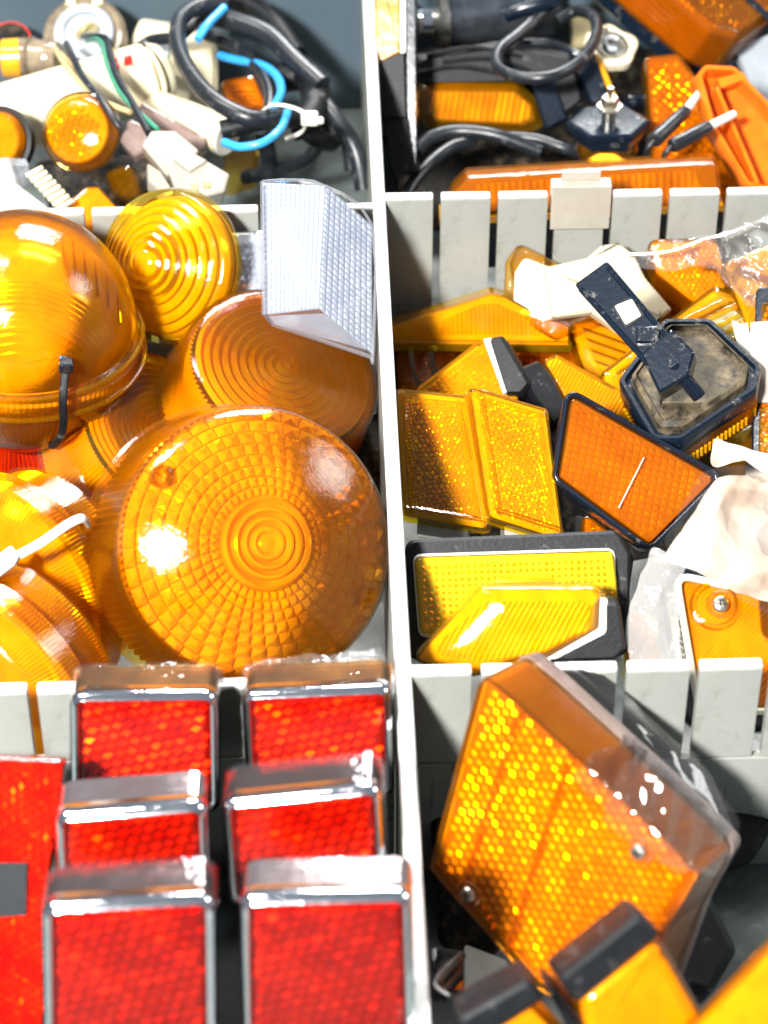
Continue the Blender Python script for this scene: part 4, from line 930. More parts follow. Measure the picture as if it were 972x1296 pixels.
# C9 opaque orange housing
F = Frame(940, 160, -2.0, (.10, .10), 0)
T = thing('orange_housing', 'opaque orange plastic lamp shell with an inner ridge at the right edge', 'lamp shell', F)
o = rnd(ccw(F.uv([(882, 96), (892, 82), (930, 84), (1040, 200), (1040, 260), (945, 235), (900, 160)])), .4)
g = G(); g.loops([[(x, y, zz) for x, y in inset(o, d)] for d, zz in ((.2, -1.6), (0, -1.3), (0, 0), (.06, .08), (.2, .06), (.26, -.1), (.36, -.9), (.7, -1.2))], True, True); build('shell', g, M['opor'], T)
g = G()
e = [F.uv([p])[0] for p in ((906, 112), (958, 234))]; 
A_, B_ = Vector((*e[0], -.5)), Vector((*e[1], -.5)); d = (B_-A_); L_ = d.length; an = math.atan2(d.y, d.x)
g.box((0, 0, 0), (L_, .18, 1.3), .04); g.v = [(x*math.cos(an)-y*math.sin(an)+(A_.x+B_.x)/2, x*math.sin(an)+y*math.cos(an)+(A_.y+B_.y)/2, z-.4) for x, y, z in g.v]; build('inner_ridge', g, M['opor'], T)
g = G(); q = F.uv([(908, 100), (940, 92), (944, 100), (912, 112)], 0); g.slab(q, [(0, -1), (0, .1)]); build('cross_ridge', g, M['opor'], T)
for a, b, c, lab in (((828, 178, -1.6), (868, 140, -1.3), (890, 112, -1.1), 'wire with a black sleeve and white tip, upper one of two pointing right'), ((850, 185, -1.5), (898, 160, -1.2), (930, 144, -1.0), 'wire with a dark sleeve and white tip, lower one of two pointing right')):
    T = wthing('tipped_wire', lab, 'wire', *b)
    wpart('sleeve', cyl(T, '', a, b, .36, .32, None, 20), M['cable'], T); wpart('tip', cyl(T, '', b, c, .22, .19, None, 16), M['white'], T)
    g = G(); g.tube([P(*a), P(a[0]-10, a[1]+14, a[2]-.5), P(a[0]-8, a[1]+40, a[2]-2)], .13, 8, 4); wpart('lead', g, M['cable'], T)
F = Frame(960, 90, -4.5, (.1, .3), 0)
g = G(); g.slab(rnd(F.uv([(930, 60), (1010, 30), (1010, 160), (960, 130)]), .2), [(0, -.5), (0, 0)]); single('pale_bracket', g, M['grey'], 'grey strip visible between the ribbed lamp and the orange shell at the right edge', 'bracket', F)
# C10 long bar lens
F = Frame(740, 222, -1.9, (-.02, -.42), 0)
T = thing('bar_lens', 'long amber bar shaped lens with fine vertical ribs just behind the slotted divider', 'lamp lens', F)
A = F.uv([(560, 272), (572, 244), (590, 226), (880, 208), (908, 208), (914, 250), (912, 268)]); o = rnd(ccw(A), .2)
g = G(); g.slab(o, [(0, -1.7), (0, -.25), (.12, -.06), (.2, 0)]); build('lens', g, M['o_shell'], T)
g = G(); g.ribs(ccw(F.uv([(590, 268), (600, 234), (880, 216), (896, 262)])), .32, .18, -.26, 93); build('lens_ribs', g, M['d_in'], T, ang=20)
g = G(); g.slab(inset(o, .12), [(0, -1.6), (0, -.25)]); build('inner_wall', g, M['d_plate'], T)
g = G(); g.slab(rnd(ccw(F.uv([(556, 276), (915, 258), (917, 266), (556, 284)])), .05), [(0, -2.0), (0, .15)]); build('flange', g, M['y_in'], T)
g = G(); g.slab(rnd(ccw(F.uv([(575, 283), (915, 266), (917, 330), (580, 340)])), .1), [(0, -2.0), (0, 0)]); build('housing', g, M['dark'], T)
# C12 white clip on the divider
T = wthing('white_clip', 'translucent white plastic clip hooked over a slat of the back divider', 'clip', 735, 240, .3)
c0 = P(735, 246, 0)
g = G(); g.box((c0.x, yb-.32, -.5), (2.6, .12, 2.2), .03); g.box((c0.x, yb, .52), (2.6, .75, .12), .03); g.box((c0.x, yb+.34, -.3), (2.6, .12, 1.6), .03); g.box((c0.x, yb+.2, .8), (1.7, .2, .5), .03); wpart('clip_body', g, M['ivory'], T)
F = Frame(560, 150, -7.5, (.1, .5), 0)
g = G(); g.slab(rnd(F.uv([(505, 60), (880, 20), (900, 260), (505, 300)]), .8), [(.4, -.8), (0, -.6), (0, -.3), (.3, 0)]); g.box((-3, -1, .2), (2, 1.2, .7)); g.box((2, 1, .2), (2.5, 1, .7))
single('buried_housing', g, M['dusty'], 'dark lamp base lying at the bottom of the black lamp compartment', 'housing', F)

# ------------------------------------------------------------------ B: wiring pile (top left)
# white lamp bodies
T = wthing('white_stalk', 'fat white indicator stalk with red marks and a flat round end', 'lamp body', 130, 110, -2)
g = cyl(T, '', (-60, 172, -3.2), (190, 96, -2.2), 1.75, 1.65, None, 56); wpart('barrel', g, M['cream'], T)
g = cyl(T, '', (188, 97, -2.2), (208, 90, -2.15), 1.68, 1.4, None, 56); wpart('end_cap', g, M['cream'], T)
g = G(); g.tube([P(2, 132, -1.8), P(30, 118, -1.7), P(60, 108, -1.7), P(90, 103, -1.8)], .35, 10, 6); wpart('grip', g, M['cream'], T)
wpart('seam_ring', cyl(T, '', (187, 97.5, -2.2), (189.5, 96.5, -2.2), 1.72, 1.72, None, 56), M['black'], T)
for (x, y, w_) in ((160, 77, .24), (165, 75.5, .2), (147, 79, .16), (149, 87, .17)):
    c = P(x, y, -.35); g = G(); g.box((c.x, c.y, c.z), (w_, w_*.8, .5), .02); wpart('red_mark', g, M['red'], T)
T = wthing('white_stalk', 'smaller cream stalk under the smoky sleeves, ending at the blue wire', 'lamp body', 240, 155, -3)
wpart('barrel', cyl(T, '', (190, 130, -3), (285, 172, -2.2), .75, .95, None, 40), M['cream'], T)
wpart('end_ring', cyl(T, '', (284, 171, -2.2), (289, 173, -2.2), .98, .98, None, 40), M['white'], T)
F = Frame(215, 60, -4.2, (.1, .2), 0)
T = thing('cream_block', 'cream plastic housing block behind the cable coil', 'lamp body', F)
g = G(); g.slab(rnd(F.uv([(165, 50), (178, 20), (212, 25), (262, 40), (276, 60), (276, 140), (230, 150), (200, 130)]), .4), [(.2, -2.5), (0, -2.2), (0, -.3), (.3, 0)]); build('block', g, M['cream'], T)
g = G(); g.slab(rnd(F.uv([(180, 60), (216, 50), (214, 76), (190, 90)]), .15), [(0, -.2), (0, .2), (.1, .3)]); build('raised_panel', g, M['grey'], T)
g = G(); g.slab(rnd(F.uv([(215, 95), (245, 105), (240, 135), (212, 130)]), .15), [(0, -.2), (0, .4), (.1, .5)]); build('boss', g, M['cream'], T)
# bulb holder
F = Frame(106, 40, -2.8, (-.02, .25), 0)
T = thing('bulb_holder', 'round grey and brown bulb holder with yellow, black and green wires', 'bulb holder', F)
g = G(); g.lathe([(2.0, -1.6), (2.15, -1.2), (2.1, -.4), (1.9, -.2), (1.45, -.3)], 60, cap0=True); build('back_shell', g, M['brown'], T)
g = G(); g.lathe([(1.5, -.4), (1.5, .05), (1.4, .12), (1.05, .14), (1.0, -.1), (.65, -.15), (.05, -.2)], 60, cap1=True); build('rubber_ring', g, M['grey'], T)
for a in (1.2, 2.0, 5.6, 4.4):
    g = G(); g.box((1.72*math.cos(a), 1.72*math.sin(a), -.1), (.6, .45, .4), .1); build('tab', g, M['brass'], T)
g = G(); g.box((.35, .15, .05), (.7, .4, .35), .1); g.tube([(-.3, -.3, 0), (0, 0, .35), (.4, .25, .3), (.7, .1, .1)], .16, 8, 5); build('terminal', g, M['brass'], T)
def wire(pts, r, mat, lab): g = G(); g.tube([P(*p) for p in pts], r, 10, 8); return single('wire', g, M[mat], lab, 'wire')
wire([(106, 46, -2.10), (122, 46, -0.80), (135, 50, -0.40), (140, 70, -0.20), (150, 100, 0.00), (170, 135, 0.10), (188, 168, 0.10)], .17, 'cable', 'black wire curving from the bulb holder to the right side of the white connector')
wire([(84, 55, -1.90), (92, 72, -0.60), (105, 98, -0.20), (124, 122, 0.00), (140, 145, -0.20), (152, 162, -0.60)], .17, 'cable', 'black wire running straight from the bulb holder behind the round amber reflector')
wire([(110, 52, -1.90), (122, 49, -0.60), (130, 58, -0.30), (136, 84, -0.20), (152, 118, 0.00), (176, 142, 0.10), (200, 164, 0.10)], .11, 'green', 'green wire from the bulb holder to the white connector')
wire([(70, 62, -1.90), (84, 84, -0.80), (105, 108, -0.60), (130, 128, -0.50), (165, 142, -0.30)], .14, 'tan', 'tan striped wire crossing the white stalk')
wire([(76, 66, -2.00), (88, 78, -0.90), (104, 96, -0.70), (112, 108, -0.60)], .11, 'tan', 'short tan wire end beside the black wires')
# small socket far left
T = wthing('socket_barrel', 'short metal socket barrel with an amber band at the left edge', 'bulb socket', 40, 70, -3)
wpart('barrel', cyl(T, '', (25, 72, -3), (75, 74, -2.8), .95, .85, None, 36, ((.3, .1, .1),)), M['brown'], T)
wpart('band', cyl(T, '', (2, 74, -3), (27, 73, -3), .95, .98, None, 36), M['y_in'], T)
F = Frame(14, 50, -4.0, (.1, .4), 0)
T = thing('red_rimmed_cap', 'dark round cap with a red rim in the far left corner', 'cap', F)
g = G(); g.lathe([(.95, -.6), (.95, .1), (.7, .2), (.05, .2)], 40, cap1=True); build('cap', g, M['dusty'], T); g = G(); g.lathe([(1.0, -.1), (1.04, .0), (1.0, .12), (.94, .12)], 40); build('rim', g, M['red'], T)
# round bead reflector
F = Frame(98, 165, -1.0, (-.22, .02), 0)
T = thing('round_indicator', 'small round orange indicator with a honeycomb of beads', 'indicator', F)
g = G(); g.lathe([(1.78, -.75), (1.88, -.65), (1.88, -.45), (1.7, -.3), (1.62, .0), (1.45, .22), (1.2, .32), (.6, .42), (.05, .46)], 80, cap1=True); build('lens', g, M['o_shell'], T, ang=50)
g = G(); g.beads([(x-.15, y-.15) for x, y in circle(1.25, 40)], .34, .10, .05, 12, hf=lambda x, y: .28*(1-(x*x+y*y)/2.2)-.1); build('reflector_beads', g, M['y_in'], T, ang=60)
g = G(); g.lathe([(1.72, -.7), (1.55, -.1), (1.45, .06), (.8, .12), (.05, .16)], 160, mod=lambda i, th, k, r, z: (r-(.04 if i % 2 and k < 3 else 0), z), cap1=True); build('inner_cup', g, M['o_in'], T, ang=30)
g = G(); g.lathe([(.9, -2.6), (1.5, -1.6), (1.75, -.8)], 48, cap0=True, cap1=True); build('housing', g, M['black'], T)
F = Frame(-8, 178, -1.4, (-.3, 0), 0)
T = thing('round_indicator', 'second round orange indicator cut off by the left edge', 'indicator', F)
g = G(); g.lathe([(1.5, -.5), (1.5, -.2), (1.3, .2), (.05, .4)], 60, cap1=True); build('lens', g, M['o_shell'], T); g = G(); g.lathe([(1.4, -.4), (1.2, .1), (.05, .2)], 60, cap1=True); build('inner_cup', g, M['o_in'], T)
g = G(); g.lathe([(1.3, -1.5), (1.68, -.9), (1.68, -.45), (1.5, -.4)], 60, cap0=True); build('housing', g, M['black'], T)
# sleeves and connector
for px, z, lab in (([(152, 178), (163, 150), (186, 160), (184, 190), (170, 198)], -1.4, 'smoky brown sleeve left of the white connector'), ([(172, 140), (180, 129), (262, 175), (258, 190), (244, 190)], -1.7, 'long smoky brown sleeve lying above the white connector')):
    F = Frame(sum(p[0] for p in px)/len(px), sum(p[1] for p in px)/len(px), z, (0, .2), 0); g = G(); g.slab(rnd(F.uv(px), .15), [(.08, -.9), (0, -.8), (0, -.08), (.1, 0)]); single('cable_sleeve', g, M['smoke'], lab, 'sleeve', F)
F = Frame(235, 205, -.6, (.12, .25), 0)
T = thing('connector', 'white nylon wire connector with open pin cavities at its lower end', 'connector', F)
g = G(); g.slab(rnd(F.uv([(180, 184), (192, 165), (222, 165), (252, 190), (238, 208), (212, 222)]), .15), [(.05, -1.1), (0, -1.0), (0, -.08), (.1, 0)]); build('rear_body', g, M['ivory'], T)
g = G(); g.slab(rnd(F.uv([(205, 200), (235, 190), (290, 222), (284, 244), (262, 250), (222, 240)]), .15), [(.05, -1.3), (0, -1.2), (0, .12), (.1, .2)]); build('front_body', g, M['ivory'], T)
g = G(); g.slab(rnd(F.uv([(218, 206), (240, 196), (262, 208), (240, 222)]), .08), [(0, .15), (0, .42), (.05, .48)]); build('latch', g, M['ivory'], T)
g = G(); g.slab(rnd(F.uv([(186, 200), (204, 212), (222, 240), (212, 246), (188, 226)]), .1), [(0, -1.4), (0, -.5), (.05, -.4)]); build('side_rail', g, M['ivory'], T)
for x, y in ((246, 240), (262, 236)):
    g = G(); c = F.uv([(x, y)])[0]; g.box((c[0], c[1], .12), (.36, .36, .3), .05); build('pin_cavity', g, M['brass'], T)
# white multi plug
F = Frame(40, 230, -1.8, (-.05, .2), 0)
T = thing('ribbed_plug', 'white block plug with a row of cream ribs above the ball lamp', 'plug', F)
g = G(); g.slab(rnd(F.uv([(-30, 200), (10, 200), (20, 232), (60, 262), (40, 290), (-30, 290)]), .2), [(0, -1.4), (0, -.1), (.1, 0)]); build('block', g, M['white'], T)
for k in range(8):
    g = G(); x, y = 34+k*5.5, 218+k*6; g.tube([(*F.uv([(x, y+6)])[0], .12), (*F.uv([(x+20, y-6)])[0], .0)], .13, 8, 1, smooth=False); build('rib', g, M['cream'], T)
g = G(); g.slab(rnd(F.uv([(0, 200), (34, 202), (40, 224), (8, 234)]), .15), [(0, -.9), (0, .1), (.1, .2)]); build('clear_cap', g, M['c_shell'], T)
F = Frame(112, 256, -2.6, (0, .05), 0)
T = rect_lens('corner_lens', 'orange lens corner rising in a peak behind the left divider', 'lamp lens', F, [(60, 275), (108, 235), (124, 234), (150, 262), (150, 310), (60, 310)], 1.5, .25, 'o', None)
g = G(); g.slab(inset(rnd(ccw(F.uv([(60, 275), (108, 235), (124, 234), (150, 262), (150, 310), (60, 310)])), .25), .1), [(0, -1.4), (0, -.3)]); build('inner_wall', g, M['o_in'], T)
low([(130, 215), (165, 205), (180, 240), (150, 260)], -4, (0, .3), 'd', 'dark orange lens under the round honeycomb indicator', rel=None)
F = Frame(120, 215, -4.4, (0, .4), 0)
g = G(); g.slab(rnd(F.uv([(40, 200), (180, 190), (215, 240), (120, 265), (60, 250)]), .5), [(.3, -1.5), (0, -1.3), (0, -.3), (.4, 0)]); single('dusty_rubber_boot', g, M['dusty'], 'dusty black rubber boot under the round honeycomb indicator', 'rubber part', F)
# orange lamps behind the coil
low([(278, 100), (322, 92), (338, 130), (310, 150), (285, 140)], -4.6, (0, .25), 'd', 'orange lens seen through the black cable coil', rel='ribs')
low([(285, 190), (330, 170), (325, 215), (280, 230)], -7, (0, .4), 'd', 'orange lens end on the bin floor below the blue wire', rel=None)
cable([(160, 75, -3.4), (190, 52, -2.8), (230, 44, -2.0), (262, 10, -1.6), (290, 4, -1.6)], .30, 'black cable joining the coil from the white stalk')
cable([(286, 2, -.6), (252, 8, -.6), (228, 26, -.5), (226, 60, -.4), (244, 98, -.4), (276, 130, -.5), (318, 150, -.8), (350, 148, -1.2)], .42, 'thickest black cable of the coil, left loop')
cable([(262, 20, -1.6), (300, 28, -1.5), (340, 44, -1.6), (375, 78, -2.0), (408, 108, -2.4)], .50, 'thick shiny black cable arching over the top of the coil')
cable([(276, -10, -2.2), (310, 4, -2.2), (344, 26, -2.4), (375, 70, -3)], .55, 'matte black sleeve behind the top of the coil', 'black')
cable([(262, 44, -2.8), (300, 60, -2.8), (330, 90, -2.8), (342, 120, -2.8), (338, 150, -3)], .32, 'inner black cable of the coil')
cable([(280, 165, -1.6), (310, 158, -1.4), (345, 150, -1.3), (372, 150, -1.8)], .46, 'black cable bundle under the white tie', 'black')
cable([(395, 112, -2.8), (425, 150, -3.4), (450, 190, -4.4), (460, 240, -6)], .42, 'thick cable leading from the coil down to the divider')
cable([(380, 100, -3.6), (400, 130, -3.8), (436, 168, -4.8), (445, 215, -6.4)], .36, 'second cable leading down beside the long divider')
cable([(410, 168, -4.0), (390, 200, -5.2), (350, 215, -6.2), (310, 225, -7.2)], .36, 'cable curling across the bin floor right of the connector')
cable([(332, 165, -4), (340, 200, -5.5), (342, 235, -7)], .42, 'short black cable standing behind the clear grid lens')
cable([(380, 160, -3.4), (400, 175, -4), (420, 180, -4.6), (418, 160, -4.4)], .44, 'black sheath end beside the tie head', 'black')
cable([(352, 100, -3.2), (384, 96, -3.0), (400, 118, -3.0), (392, 150, -3.2), (368, 160, -3.4)], .75, 'fat black rubber sleeve inside the coil', 'black')
wire([(250, 50, -1.0), (264, 30, -.7), (284, 10, -.6)], .22, 'blue', 'blue wire showing along the top left of the coil')
wire([(278, 70, -3.2), (300, 76, -3.0), (330, 82, -2.6), (350, 96, -2.2), (356, 116, -1.8), (345, 138, -1.4)], .22, 'blue', 'blue wire inside the coil')
wire([(284, 180, -1.4), (304, 186, -1.0), (334, 180, -.7), (356, 162, -.6), (364, 142, -.9)], .20, 'blue', 'blue wire curving in front below the white tie')
T = wthing('cable_tie', 'white cable tie gathering the black and blue cable coil', 'cable tie', 370, 145, -.6)
g = G(); g.tube([P(330, 142, -.9), P(346, 133, -.3), (P(370, 136, -.2)), P(386, 146, -.3), P(384, 165, -1.4), P(362, 176, -2.0)], .13, 8, 6, flat=.6); wpart('strap', g, M['white'], T)
c = P(392, 150, -.4); g = G(); g.box((c.x, c.y, c.z), (.8, .7, .5), .08); g.box((c.x+.5, c.y-.2, c.z), (.3, .35, .3), .08); wpart('tie_head', g, M['white'], T)
# ------------------------------------------------------------------ E: red reflectors in chrome frames
def red_unit(px, z, n, lab, t=2.0, wrap=True, rel='beads'):
    cx = sum(p[0] for p in px)/4; cy = sum(p[1] for p in px)/4
    F = Frame(cx, cy, z, n, 0); py0 = min(p[1] for p in px)
    T = thing('red_reflector_lamp', lab, 'reflector', F, 'red reflectors in chrome frames')
    q = ccw(F.uv(px)); o = rnd(q, .55, 6)
    g = G(); L = []
    for d, zz in ((.10, -.72), (0, -.66), (0, -.25), (.07, -.08), (.17, 0), (.27, -.05), (.31, -.22), (.32, -.5)): L.append([(x, y, zz) for x, y in inset(o, d)])
    g.loops(L, False, False); build('chrome_frame', g, M['chrome'], T, ang=60)
    g = G(); g.slab(inset(o, .05), [(.15, -t), (0, -t+.12), (0, -.6)]); build('side_wall', g, M['chrome_amber_tint' if py0 < 900 else 'chrome_mauve_tint'], T)
    i = inset(o, .32)
    g = G(); g.slab(i, [(.0, -.3), (.02, -.14), (.14, -.08)], cap0=False); build('lens', g, M['r_shell'], T)
    g = G(); g.slab(i, [(.02, -.5), (.02, -.42)]); build('reflector_plate', g, M['r_plate'], T)
    g = G(); g.cubes(inset(i, .06), .42, -.30, 14+random.uniform(-3, 3), .56, .05); build('reflector_beads', g, M['r_in'], T, ang=25)
    if wrap:
        g = G(); m = len(o); w_ = inset(o, -.03)
        g.loops([[(x+random.uniform(-.006, .006), y+random.uniform(-.006, .006), zz) for x, y in w_] for zz in (-t*.98, -t*.6, -t*.3, -.12)], False, False)
        build('clear_wrap', g, M['wrap'], T)
    return T
N1 = (0, -.42)
U = [([(88, 882), (276, 880), (278, 1030), (90, 1030)], -.6, (.02, -.50), 'red reflector in chrome, left one of the back pair, with a violet sheen'),
     ([(305, 880), (496, 872), (498, 1010), (312, 1020)], -.6, (-.03, -.50), 'red reflector in chrome, back right, beside the long divider'),
     ([(68, 1035), (262, 1020), (266, 1150), (74, 1160)], .9, (.02, -.52), 'red reflector in chrome, left one of the middle pair'),
     ([(280, 1018), (482, 998), (490, 1130), (290, 1150)], .9, (-.03, -.52), 'red reflector in chrome with bright orange glints, right one of the middle pair'),
     ([(52, 1150), (272, 1138), (274, 1360), (56, 1370)], 1.6, (.03, -.50), 'red reflector in chrome with orange honeycomb beads, nearest on the left'),
     ([(302, 1140), (522, 1135), (526, 1360), (306, 1366)], 1.6, (-.03, -.52), 'red reflector in chrome, nearest to the long divider, darker in its lower half')]
for k, (px, z, n, lab) in enumerate(U): red_unit(px, z, n, lab, wrap=k in (0, 1, 3, 4))
F = Frame(20, 1130, -1.6, (.05, .0), 0)
T = thing('red_reflector', 'flat bright red reflector at the left edge with a piece of black tape', 'reflector', F)
q = F.uv([(-90, 955), (82, 962), (60, 1120), (52, 1380), (-90, 1380)]); o = rnd(q, .2)
g = G(); g.slab(o, [(0, -1.2), (0, -.1), (.08, 0)]); build('lens', g, M['r_shell'], T)
g = G(); g.cubes(inset(o, .12), .30, -.16, 90, .24, .07); build('prism_grid', g, M['r_in'], T, ang=15)
g = G(); g.slab(inset(o, .06), [(0, -1.1), (0, -.26)]); build('backing', g, M['r_plate'], T)
q = F.uv([(-90, 1092), (34, 1092), (33, 1158), (-90, 1166)], .03); g = G(); g.slab(q, [(0, .02), (0, .06)]); build('tape', g, M['tape'], T)
# clear strip lying over the top of the back pair
for px, z, n, lab in (([(95, 842), (282, 846), (284, 876), (90, 876)], .15, (0, .55), 'clear amber tinted film folded over the back left red reflector'),
                 ([(310, 838), (482, 820), (500, 862), (304, 876)], .15, (0, .55), 'clear shiny film folded over the back right red reflector')):
    F = Frame(sum(p[0] for p in px)/4, sum(p[1] for p in px)/4, z, n, 0); q = F.uv(px); A, B, C, D_ = ccw(q); g = G()
    def fp(u, v_): x = (A[0]*(1-u)+B[0]*u)*(1-v_)+(D_[0]*(1-u)+C[0]*u)*v_; y = (A[1]*(1-u)+B[1]*u)*(1-v_)+(D_[1]*(1-u)+C[1]*u)*v_; return x, y
    rows = [[(*fp(i/24, j/8), .10*math.sin(i*.9+j*1.3)+.08*math.sin(i*.37-j)) for i in range(25)] for j in range(9)]
    g.loops(rows, False, False, closed=False)
    single('film_fold', g, M['film'], lab, 'plastic film', F)

# ------------------------------------------------------------------ F: bottom right
F = Frame(725, 1050, .6, (-.45, -.15), 0)
FP = [(604, 852), (645, 886), (840, 1064), (882, 1110), (842, 1182), (790, 1330), (672, 1252), (538, 1100)]
q = ccw(F.uv(FP)); o = rnd(q, [.4]*8)
T = thing('marker_lamp', 'big dark amber rectangular lamp with two screws wrapped in clear film', 'lamp', F)
g = G(); g.slab(o, [(0, -3.5), (.02, -.4), (.08, -.12), (.25, 0)], cap0=False); build('lens', g, M['d_shell'], T)
g = G(); g.cubes(inset(o, .32), .33, -.36, -62, .45, .035); build('prism_grid', g, M['d_in'], T, ang=15)
g = G(); g.slab(inset(o, .10), [(.0, -3.4), (0, -.60)]); build('inner_wall', g, M['y_in'], T)
g = G(); g.slab(inset(o, .2), [(.0, -.7), (0, -.55)]); build('back_sheet', g, M['d_plate'], T)
for a_ in ((655, 900, 580, 1140), (720, 955, 640, 1205)):
    c0 = F.uv([(a_[0], a_[1]), (a_[2], a_[3])], 0); g = G(); g.tube([(c0[0][0], c0[0][1], -.02), (c0[1][0], c0[1][1], -.02)], .07, 8, 2); build('moulding_line', g, M['d_shell'], T)
screw(T, F, 592, 1132, 0, .26); screw(T, F, 808, 1078, 0, .26)
g = G(); g.slab(inset(o, -.06), [(.3, -4.6), (.05, -4.4), (0, -3.6), (.0, -3.52)]); build('housing', g, M['smoke'], T)
# film stretched over the upper side
e0, e1 = [Vector(k_) for k_ in F.uv([(735, 968), (872, 1094)])]; d_ = (e1-e0).normalized(); nn = Vector((-d_.y, d_.x))
if nn.y < 0: nn = -nn
rows = []
for j in range(15):
    row = []
    for i in range(30):
        p = e0+(e1-e0)*(i/29); t_ = j/14
        if t_ < .2: off, zz = -.5+t_/.2*.62, .10
        else: off, zz = .12+.02*math.sin(i*.8), .10-(t_-.2)/.8*4.2
        off += .04*math.sin(i*1.1+j*.9); p = p+nn*off+d_*(.12*math.sin(j*.8) if i in (0, 29) else 0); row.append((p.x, p.y, zz+.03*math.sin(i*.6+j)))
    rows.append(row)
g = G(); g.loops(rows, False, False, closed=False)
single('film_wrap', g, M['wrap'], 'clear film sleeve stretched along the upper side of the big dark amber lamp', 'plastic film', F)
# flap of film over the corner
F = Frame(830, 1040, 2.4, (-.1, .0), 0); q = F.uv([(790, 960), (880, 960), (938, 1040), (915, 1112), (830, 1090), (760, 1040)]); o = rnd(q, .5)
g = G(); g.dome(o, 0, .35, rings=8); g.v = [(x, y, z+.08*math.sin(x*4)+.07*math.sin(y*5+x)) for x, y, z in g.v]
single('film_corner', g, M['wrap'], 'crinkled clear film bunched at the right corner of the big dark amber lamp', 'plastic film', F)
F = Frame(820, 900, -1.0, (.3, .5), 0); q = F.uv([(712, 842), (760, 850), (900, 980), (935, 1060), (900, 1080), (730, 880)]); o = rnd(q, .3)
g = G(); g.dome(o, 0, .4, rings=8); g.v = [(x, y, z+.05*math.sin(x*5)) for x, y, z in g.v]
single('film_tail', g, M['wrap'], 'smoky film trailing behind the big dark amber lamp against the divider', 'plastic film', F)
# small lamps at the bottom edge
def small_block(name, lab, F, px, t, c, hs, r=.4, cat='lamp', rel='ribs', **k):
    return rect_lens(name, lab, cat, F, px, t, r, c, rel, k.pop('a', .25), rh=.08, housing=hs, **k)
F = Frame(805, 1240, 3.0, (.15, -.15), 0)
T = thing('boxed_lamp', 'blurred yellow amber lamp with a black base below the big dark amber lamp', 'lamp', F)
q = F.uv([(730, 1262), (832, 1182), (895, 1290), (860, 1350), (740, 1340)]); o = rnd(q, .5)
g = G(); g.slab(o, [(0, -1.5), (0, -.4), (.15, -.1), (.4, 0)]); build('lens', g, M['o_shell'], T)
g = G(); g.slab(inset(o, .15), [(0, -1.4), (0, -.35), (.3, -.2)]); build('inner_wall', g, M['o_in'], T)
q = F.uv([(706, 1240), (808, 1158), (840, 1182), (730, 1272)]); g = G(); g.slab(rnd(q, .25), [(.1, -1.8), (0, -1.6), (0, -.1), (.12, .05)]); build('base', g, M['black'], T)
F = Frame(650, 1285, 2.2, (.1, -.2), 0)
T = thing('boxed_lamp', 'blurred amber lamp with a black frame at the bottom edge near the long divider', 'lamp', F)
q = F.uv([(600, 1310), (672, 1268), (740, 1340), (640, 1400)]); o = rnd(q, .3); g = G(); g.slab(o, [(0, -1.5), (0, -.2), (.2, 0)]); build('lens', g, M['o_shell'], T)
g = G(); g.slab(inset(o, .12), [(0, -1.4), (0, -.2)]); build('inner_wall', g, M['o_in'], T)
q = F.uv([(578, 1290), (668, 1240), (692, 1262), (600, 1320)]); g = G(); g.slab(rnd(q, .25), [(.1, -1.8), (0, -1.6), (0, 0), (.12, .1)]); build('base', g, M['black'], T)
q = F.uv([(690, 1250), (712, 1262), (770, 1330), (740, 1345)]); g = G(); g.slab(rnd(q, .15), [(.1, -1.8), (0, -1.6), (0, 0), (.12, .1)]); build('side_clip', g, M['black'], T)
F = Frame(945, 1255, 3.4, (-.1, .25), 0)
T = thing('corner_lamp', 'blurred plain orange yellow lens in the bottom right corner of the picture', 'lamp lens', F)
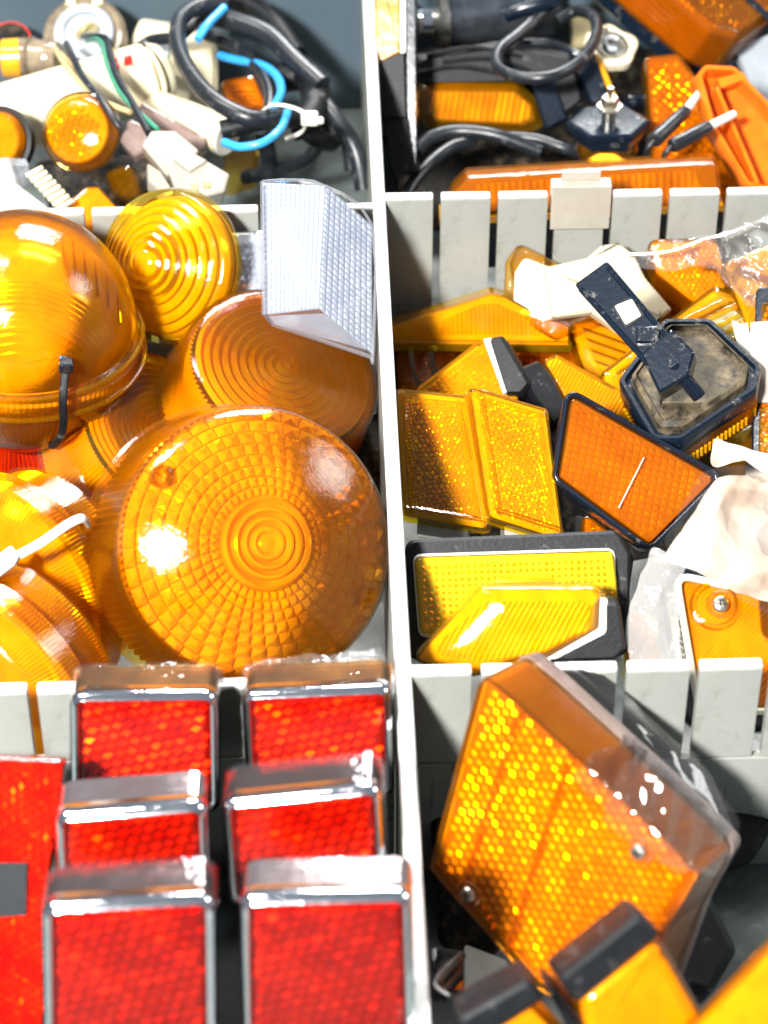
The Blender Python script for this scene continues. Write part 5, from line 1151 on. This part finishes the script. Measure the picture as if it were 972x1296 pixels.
q = F.uv([(868, 1300), (975, 1185), (1080, 1150), (1080, 1400), (880, 1400)]); o = rnd(q, .5); g = G(); g.slab(o, [(0, -2), (0, -.4), (.2, -.1), (.5, 0)]); build('lens', g, M['o_shell'], T)
g = G(); g.slab(inset(o, .12), [(0, -1.9), (0, -.4), (.4, -.15)]); build('inner_wall', g, M['o_in'], T)
# black pieces and cords on the floor
F = Frame(860, 1170, -6.5, (.2, .5), -20)
g = G(); g.slab(rnd(F.uv([(800, 1110), (880, 1090), (935, 1200), (900, 1260), (820, 1240)]), .5), [(.3, -1.5), (0, -1.2), (0, -.2), (.3, 0)])
single('rubber_mount', g, M['black'], 'black rubber mount on the bin floor right of the big dark amber lamp', 'rubber part', F)
F = Frame(930, 1060, -7.5, (.2, .5), 0)
g = G(); g.slab(rnd(F.uv([(880, 1040), (920, 1010), (985, 1035), (960, 1080), (915, 1100)]), .4), [(.3, -1.0), (0, -.8), (0, -.2), (.3, 0)])
single('rubber_grommet', g, M['black'], 'small black rubber lump below the slots at the right edge', 'rubber part', F)
g = G(); pts = []
random.seed(3)
for k in range(16): pts.append(tuple(P(565+18*math.sin(k*2.1)+random.uniform(-6, 6), 1235+26*math.cos(k*1.7)+random.uniform(-6, 6), -5+k*.12)))
g.tube(pts, .16, 8, 6); single('black_cord', g, M['cable'], 'tangled dark cord in the bottom corner by the long divider', 'cord')
F = Frame(600, 1180, -8.6, (.1, .6), 0)
g = G(); g.slab(rnd(F.uv([(588, 1195), (640, 1215), (680, 1290), (588, 1300)]), .1), [(0, -.3), (0, 0)]); single('white_card', g, M['white'], 'white scrap of card under the big dark amber lamp', 'card', F)
F = Frame(560, 1000, -6.5, (-.1, .2), 0)
g = G(); g.slab(rnd(F.uv([(540, 980), (600, 960), (640, 1250), (560, 1260)]), .4), [(.2, -2), (0, -1.8), (0, -.2), (.2, 0)]); single('brown_housing', g, M['dusty'], 'dark dusty housing hidden between the long divider and the big amber lamp', 'housing', F)

g = G(); c = D; g.box((D.x-8.3, yf-9.5, -8.6), (13.5, 16, 1.6), .3)  # added slab, blackens the pale floor between the red units
single('gap_darkening_slab', g, M['tape'], 'added black slab darkening the gaps beneath the chrome framed red reflectors', 'foam')
